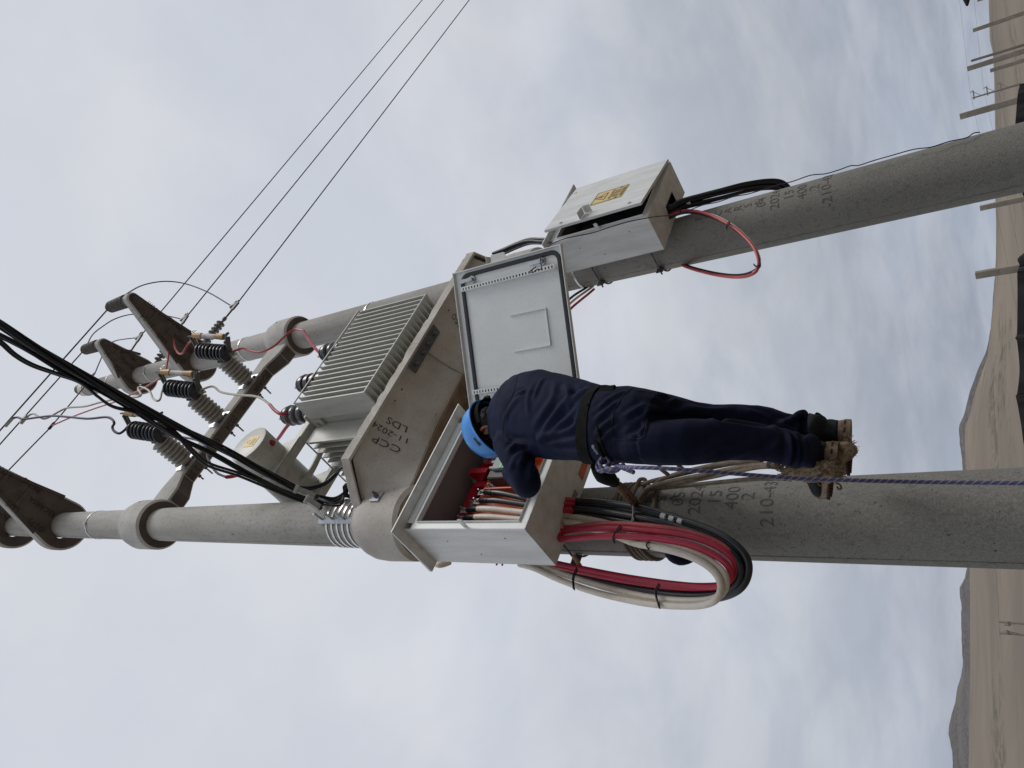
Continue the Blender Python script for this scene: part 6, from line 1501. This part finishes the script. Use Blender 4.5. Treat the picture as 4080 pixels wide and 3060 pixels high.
def snap_hook():
    a, b_ = P(2372, 1856, y=-.90), P(2450, 1925, y=-.66); e = thing('lanyard_hook', a, 'dark hook at the belt holding the brown lanyard', 'hook'); d = (b_-a)
    sub('hook_body', e, MT['hblack'], lambda m: m.tube(catmull([a, lerp(a, b_, .35)+V((-.012, 0, 0)), lerp(a, b_, .7), b_], 5), [.020+.014*math.sin(PI*i/15) for i in range(16)], 10), smooth=True)
    sub('hook_eye', e, MT['dsteel'], lambda m: m.tube([b_+V((.020*math.cos(t), .01*math.sin(t), .020*math.sin(t))) for t in np.linspace(0, 2*PI, 15)[:-1]], .007, 6, True), smooth=True)
    sub('gate', e, MT['galv'], lambda m: m.tube([P(2362, 1778, y=-1.08), P(2378, 1800, y=-1.0), P(2390, 1822, y=-.90), P(2398, 1838, y=-.84)], .006, 6))
snap_hook()
def laid(pts, r, name, label, cat, group, mname='ropeb', k=3, tw=42, n=12):
    q = catmull(pts, n); e = thing(name, q[0], label, cat, group); fr = []; prev = None; N_ = len(q)
    for i in range(N_):
        t = (q[min(i+1, N_-1)]-q[max(i-1, 0)]).normalized(); sx = t.cross(V((0, 0, 1))).normalized() if prev is None else (prev-t*prev.dot(t)).normalized(); prev = sx; fr.append((sx, t.cross(sx)))
    s = [0]
    for i in range(1, N_): s.append(s[-1]+(q[i]-q[i-1]).length)
    for j in range(k):
        m = MB(); m.tube([q[i]+(fr[i][0]*math.cos(2*PI*j/k+s[i]*tw)+fr[i][1]*math.sin(2*PI*j/k+s[i]*tw))*r*.55 for i in range(N_)], r*.60, 7); m.build('strand', MT[mname], e, smooth=True)
    return e
laid([P(2442, 1918, y=-.62), P(2470, 1945, y=-.48), P(2505, 1985, y=-.32), P(2540, 2020, y=-.205), P(2552, 2045, y=-.19)], .017, 'lanyard', 'thick brown laid lanyard from the belt hook to the near pole', 'lanyard', None, n=16)
laid([P(2442, 1918, y=-.62), P(2478, 1935, y=-.50), P(2520, 1978, y=-.33), P(2546, 2015, y=-.20)], .010, 'lanyard_tail', 'thinner brown rope doubled along the thick lanyard', 'rope', None, n=16)
def wrap(z, r_rope, label, tilt=0.0, phase=0, a0=0, a1=2*PI, group='turns of tan rope round the near pole'):
    pts = []
    for a in np.linspace(a0, a1, 40): 
        zz_ = z+tilt*math.sin(a+phase); R = pr_at(zz_)+r_rope*.9; pts.append(V((R*math.cos(a), R*math.sin(a), zz_)))
    m = MB(); m.tube(pts, r_rope, 8, loop=(a1-a0 > 6.2)); o = m.build('rope_turn', MT['rope'], base=pts[0], smooth=3.0); return tag(o, label, 'rope', group)
zc = P(2540, 2200, x=-.17).z
for i, w in enumerate(('uppermost', 'second', 'third', 'lowest')): wrap(zc+.055-.030*i, .0105, w+' of four close tan rope turns showing at the left side of the near pole', .035, 2.0+.2*i)
wrap(zc-.165, .0105, 'single tan rope turn a little below the four close turns', .03, 2.2)
def cloth_wad():
    m = MB(); zz_ = zc-.235; pts = []
    for a in np.linspace(PI*.75, PI*1.35, 14): pts.append(V(((pr_at(zz_)+.012)*math.cos(a), (pr_at(zz_)+.012)*math.sin(a), zz_+.03*math.cos(a*2))))
    m.tube(pts, [.012+.022*math.sin(PI*i/13) for i in range(14)], 12); o = m.build('cloth_wad', MT['navy'], base=pts[7], smooth=3.0); tag(o, 'dark blue cloth wad tucked behind the near pole at the cable loop', 'cloth')
cloth_wad()
def rope(px, ys, label, r=.0100, m_='rope', grp='tan ropes fanning from the near pole to the boots'):
    t = np.linspace(0, 1, len(px)); yy = np.interp(t, np.linspace(0, 1, len(ys)), ys); return cable('foot_rope', [P(*q, y=float(y)) for q, y in zip(px, yy)], r, m_, label, 'rope', grp, n=6)
w_ = lambda x_, y_: (2200+x_/1.7015, 1400+y_/1.7015)
rope([w_(*p) for p in ((505, 1045), (540, 980), (570, 920), (590, 875), (615, 866), (632, 880), (610, 960), (585, 1040))], [-.20, -.22, -.20], 'tan rope hitch standing up from the pole edge beside the lanyard')
rope([w_(*p) for p in ((590, 1050), (640, 960), (690, 905), (760, 860), (900, 815), (1100, 770), (1290, 742), (1420, 720))], [-.19, -.24, -.40, -.55], 'topmost tan foot rope, running just under the thigh')
rope([w_(*p) for p in ((610, 905), (680, 878), (800, 850), (1000, 805), (1200, 765), (1330, 748), (1420, 742))], [-.22, -.30, -.50], 'second tan foot rope, parallel under the topmost one')
rope([w_(*p) for p in ((560, 1050), (600, 985), (645, 930), (720, 900), (850, 870), (1050, 830), (1250, 790), (1400, 770), (1510, 768))], [-.19, -.26, -.42, -.58], 'middle tan foot rope with a dark whipping at the boot end')
rope([w_(*p) for p in ((640, 940), (720, 915), (860, 892), (1050, 858), (1250, 815), (1400, 785), (1510, 779))], [-.20, -.30, -.45, -.58], 'tan foot rope just below the middle one')
rope([w_(*p) for p in ((660, 935), (760, 925), (950, 905), (1150, 885), (1350, 866), (1500, 860), (1580, 862))], [-.19, -.25, -.40, -.52], 'lowest tan foot rope, skirting the edge of the near pole')
for p, lab in (((735, 795, 785, 835), 'short tan rope piece crossing to the leg, nearer the belt'), ((855, 770, 890, 800), 'short tan rope piece crossing to the leg, nearer the knee')):
    rope([w_(p[0]-10, p[1]-30), w_(p[0], p[1]), w_(p[2], p[3])], [-.60, -.45], lab, .009)
cable('rope_whipping', [P(*w_(1475, 768), y=-.575), P(*w_(1492, 770), y=-.58), P(*w_(1512, 771), y=-.585)], .017, 'black', 'dark whipping on the middle foot rope at the boot', 'whipping', n=3)

def jute(pxy, rads, label, hairs, seed, cat='burlap'):
    rnd = random.Random(seed); pts = catmull([P(X, Y, y=y) for X, Y, y in pxy], 8); rr = np.interp(np.linspace(0, 1, len(pts)), np.linspace(0, 1, len(rads)), rads)
    m = MB(); m.tube(pts, [float(v) for v in rr], 22); me = remeshed(m, .008, 'wad', 1); fold(me, [], .016, seed, (26, 26, 26))
    e = thing('burlap_wrap', pts[len(pts)//2], label, cat, 'frayed burlap at the boots'); place_mesh(me, 'wad', MT['jute'], e)
    hm = MB()
    for i in range(hairs):
        k = rnd.randrange(len(pts)); c = pts[k]; a = rnd.random()*2*PI; d = V((math.cos(a), rnd.uniform(-1, .2), math.sin(a))).normalized(); p = c+d*float(rr[k])*.9
        t = V((rnd.uniform(-1, 1), rnd.uniform(-1, 1), rnd.uniform(-1.4, .6))).normalized(); L_ = rnd.uniform(.006, .017)
        hm.tube([p, p+d*.006+t*L_*.4, p+t*L_*.8+d*rnd.uniform(-.01, .012), p+t*L_+V((rnd.uniform(-.01, .01), 0, -.01))], rnd.uniform(.0009, .0022), 4)
    o = hm.build('fibre', MT['jute'], e); o['kind'] = 'stuff'
jute([(3088, 1846, -.60), (3110, 1864, -.60), (3160, 1880, -.60), (3215, 1884, -.60), (3262, 1868, -.63), (3312, 1848, -.66)], [.010, .012, .018, .022, .018, .009], 'frayed burlap padding round the instep of the left boot', 240, 3)
jute([(3110, 1893, -.56), (3160, 1890, -.56), (3215, 1890, -.56), (3270, 1888, -.56), (3318, 1876, -.57), (3335, 1895, -.53)], [.010, .020, .030, .038, .032, .016], 'broad frayed burlap flap between the left boot and the near pole', 320, 5)
jute([(3335, 1845, -.52), (3350, 1815, -.55), (3372, 1785, -.57), (3385, 1765, -.58)], [.026, .032, .034, .024], 'darker burlap pad squeezed between the two boot soles', 50, 8)
cable('loose_yarn', [P(3330, 1925, y=-.48), P(3345, 1930, y=-.48), P(3352, 1945, y=-.47), P(3343, 1950, y=-.47), P(3335, 1940, y=-.47)], .004, 'jute', 'loose curl of yarn hanging from the burlap over the pole', 'yarn', n=5, seg=6)
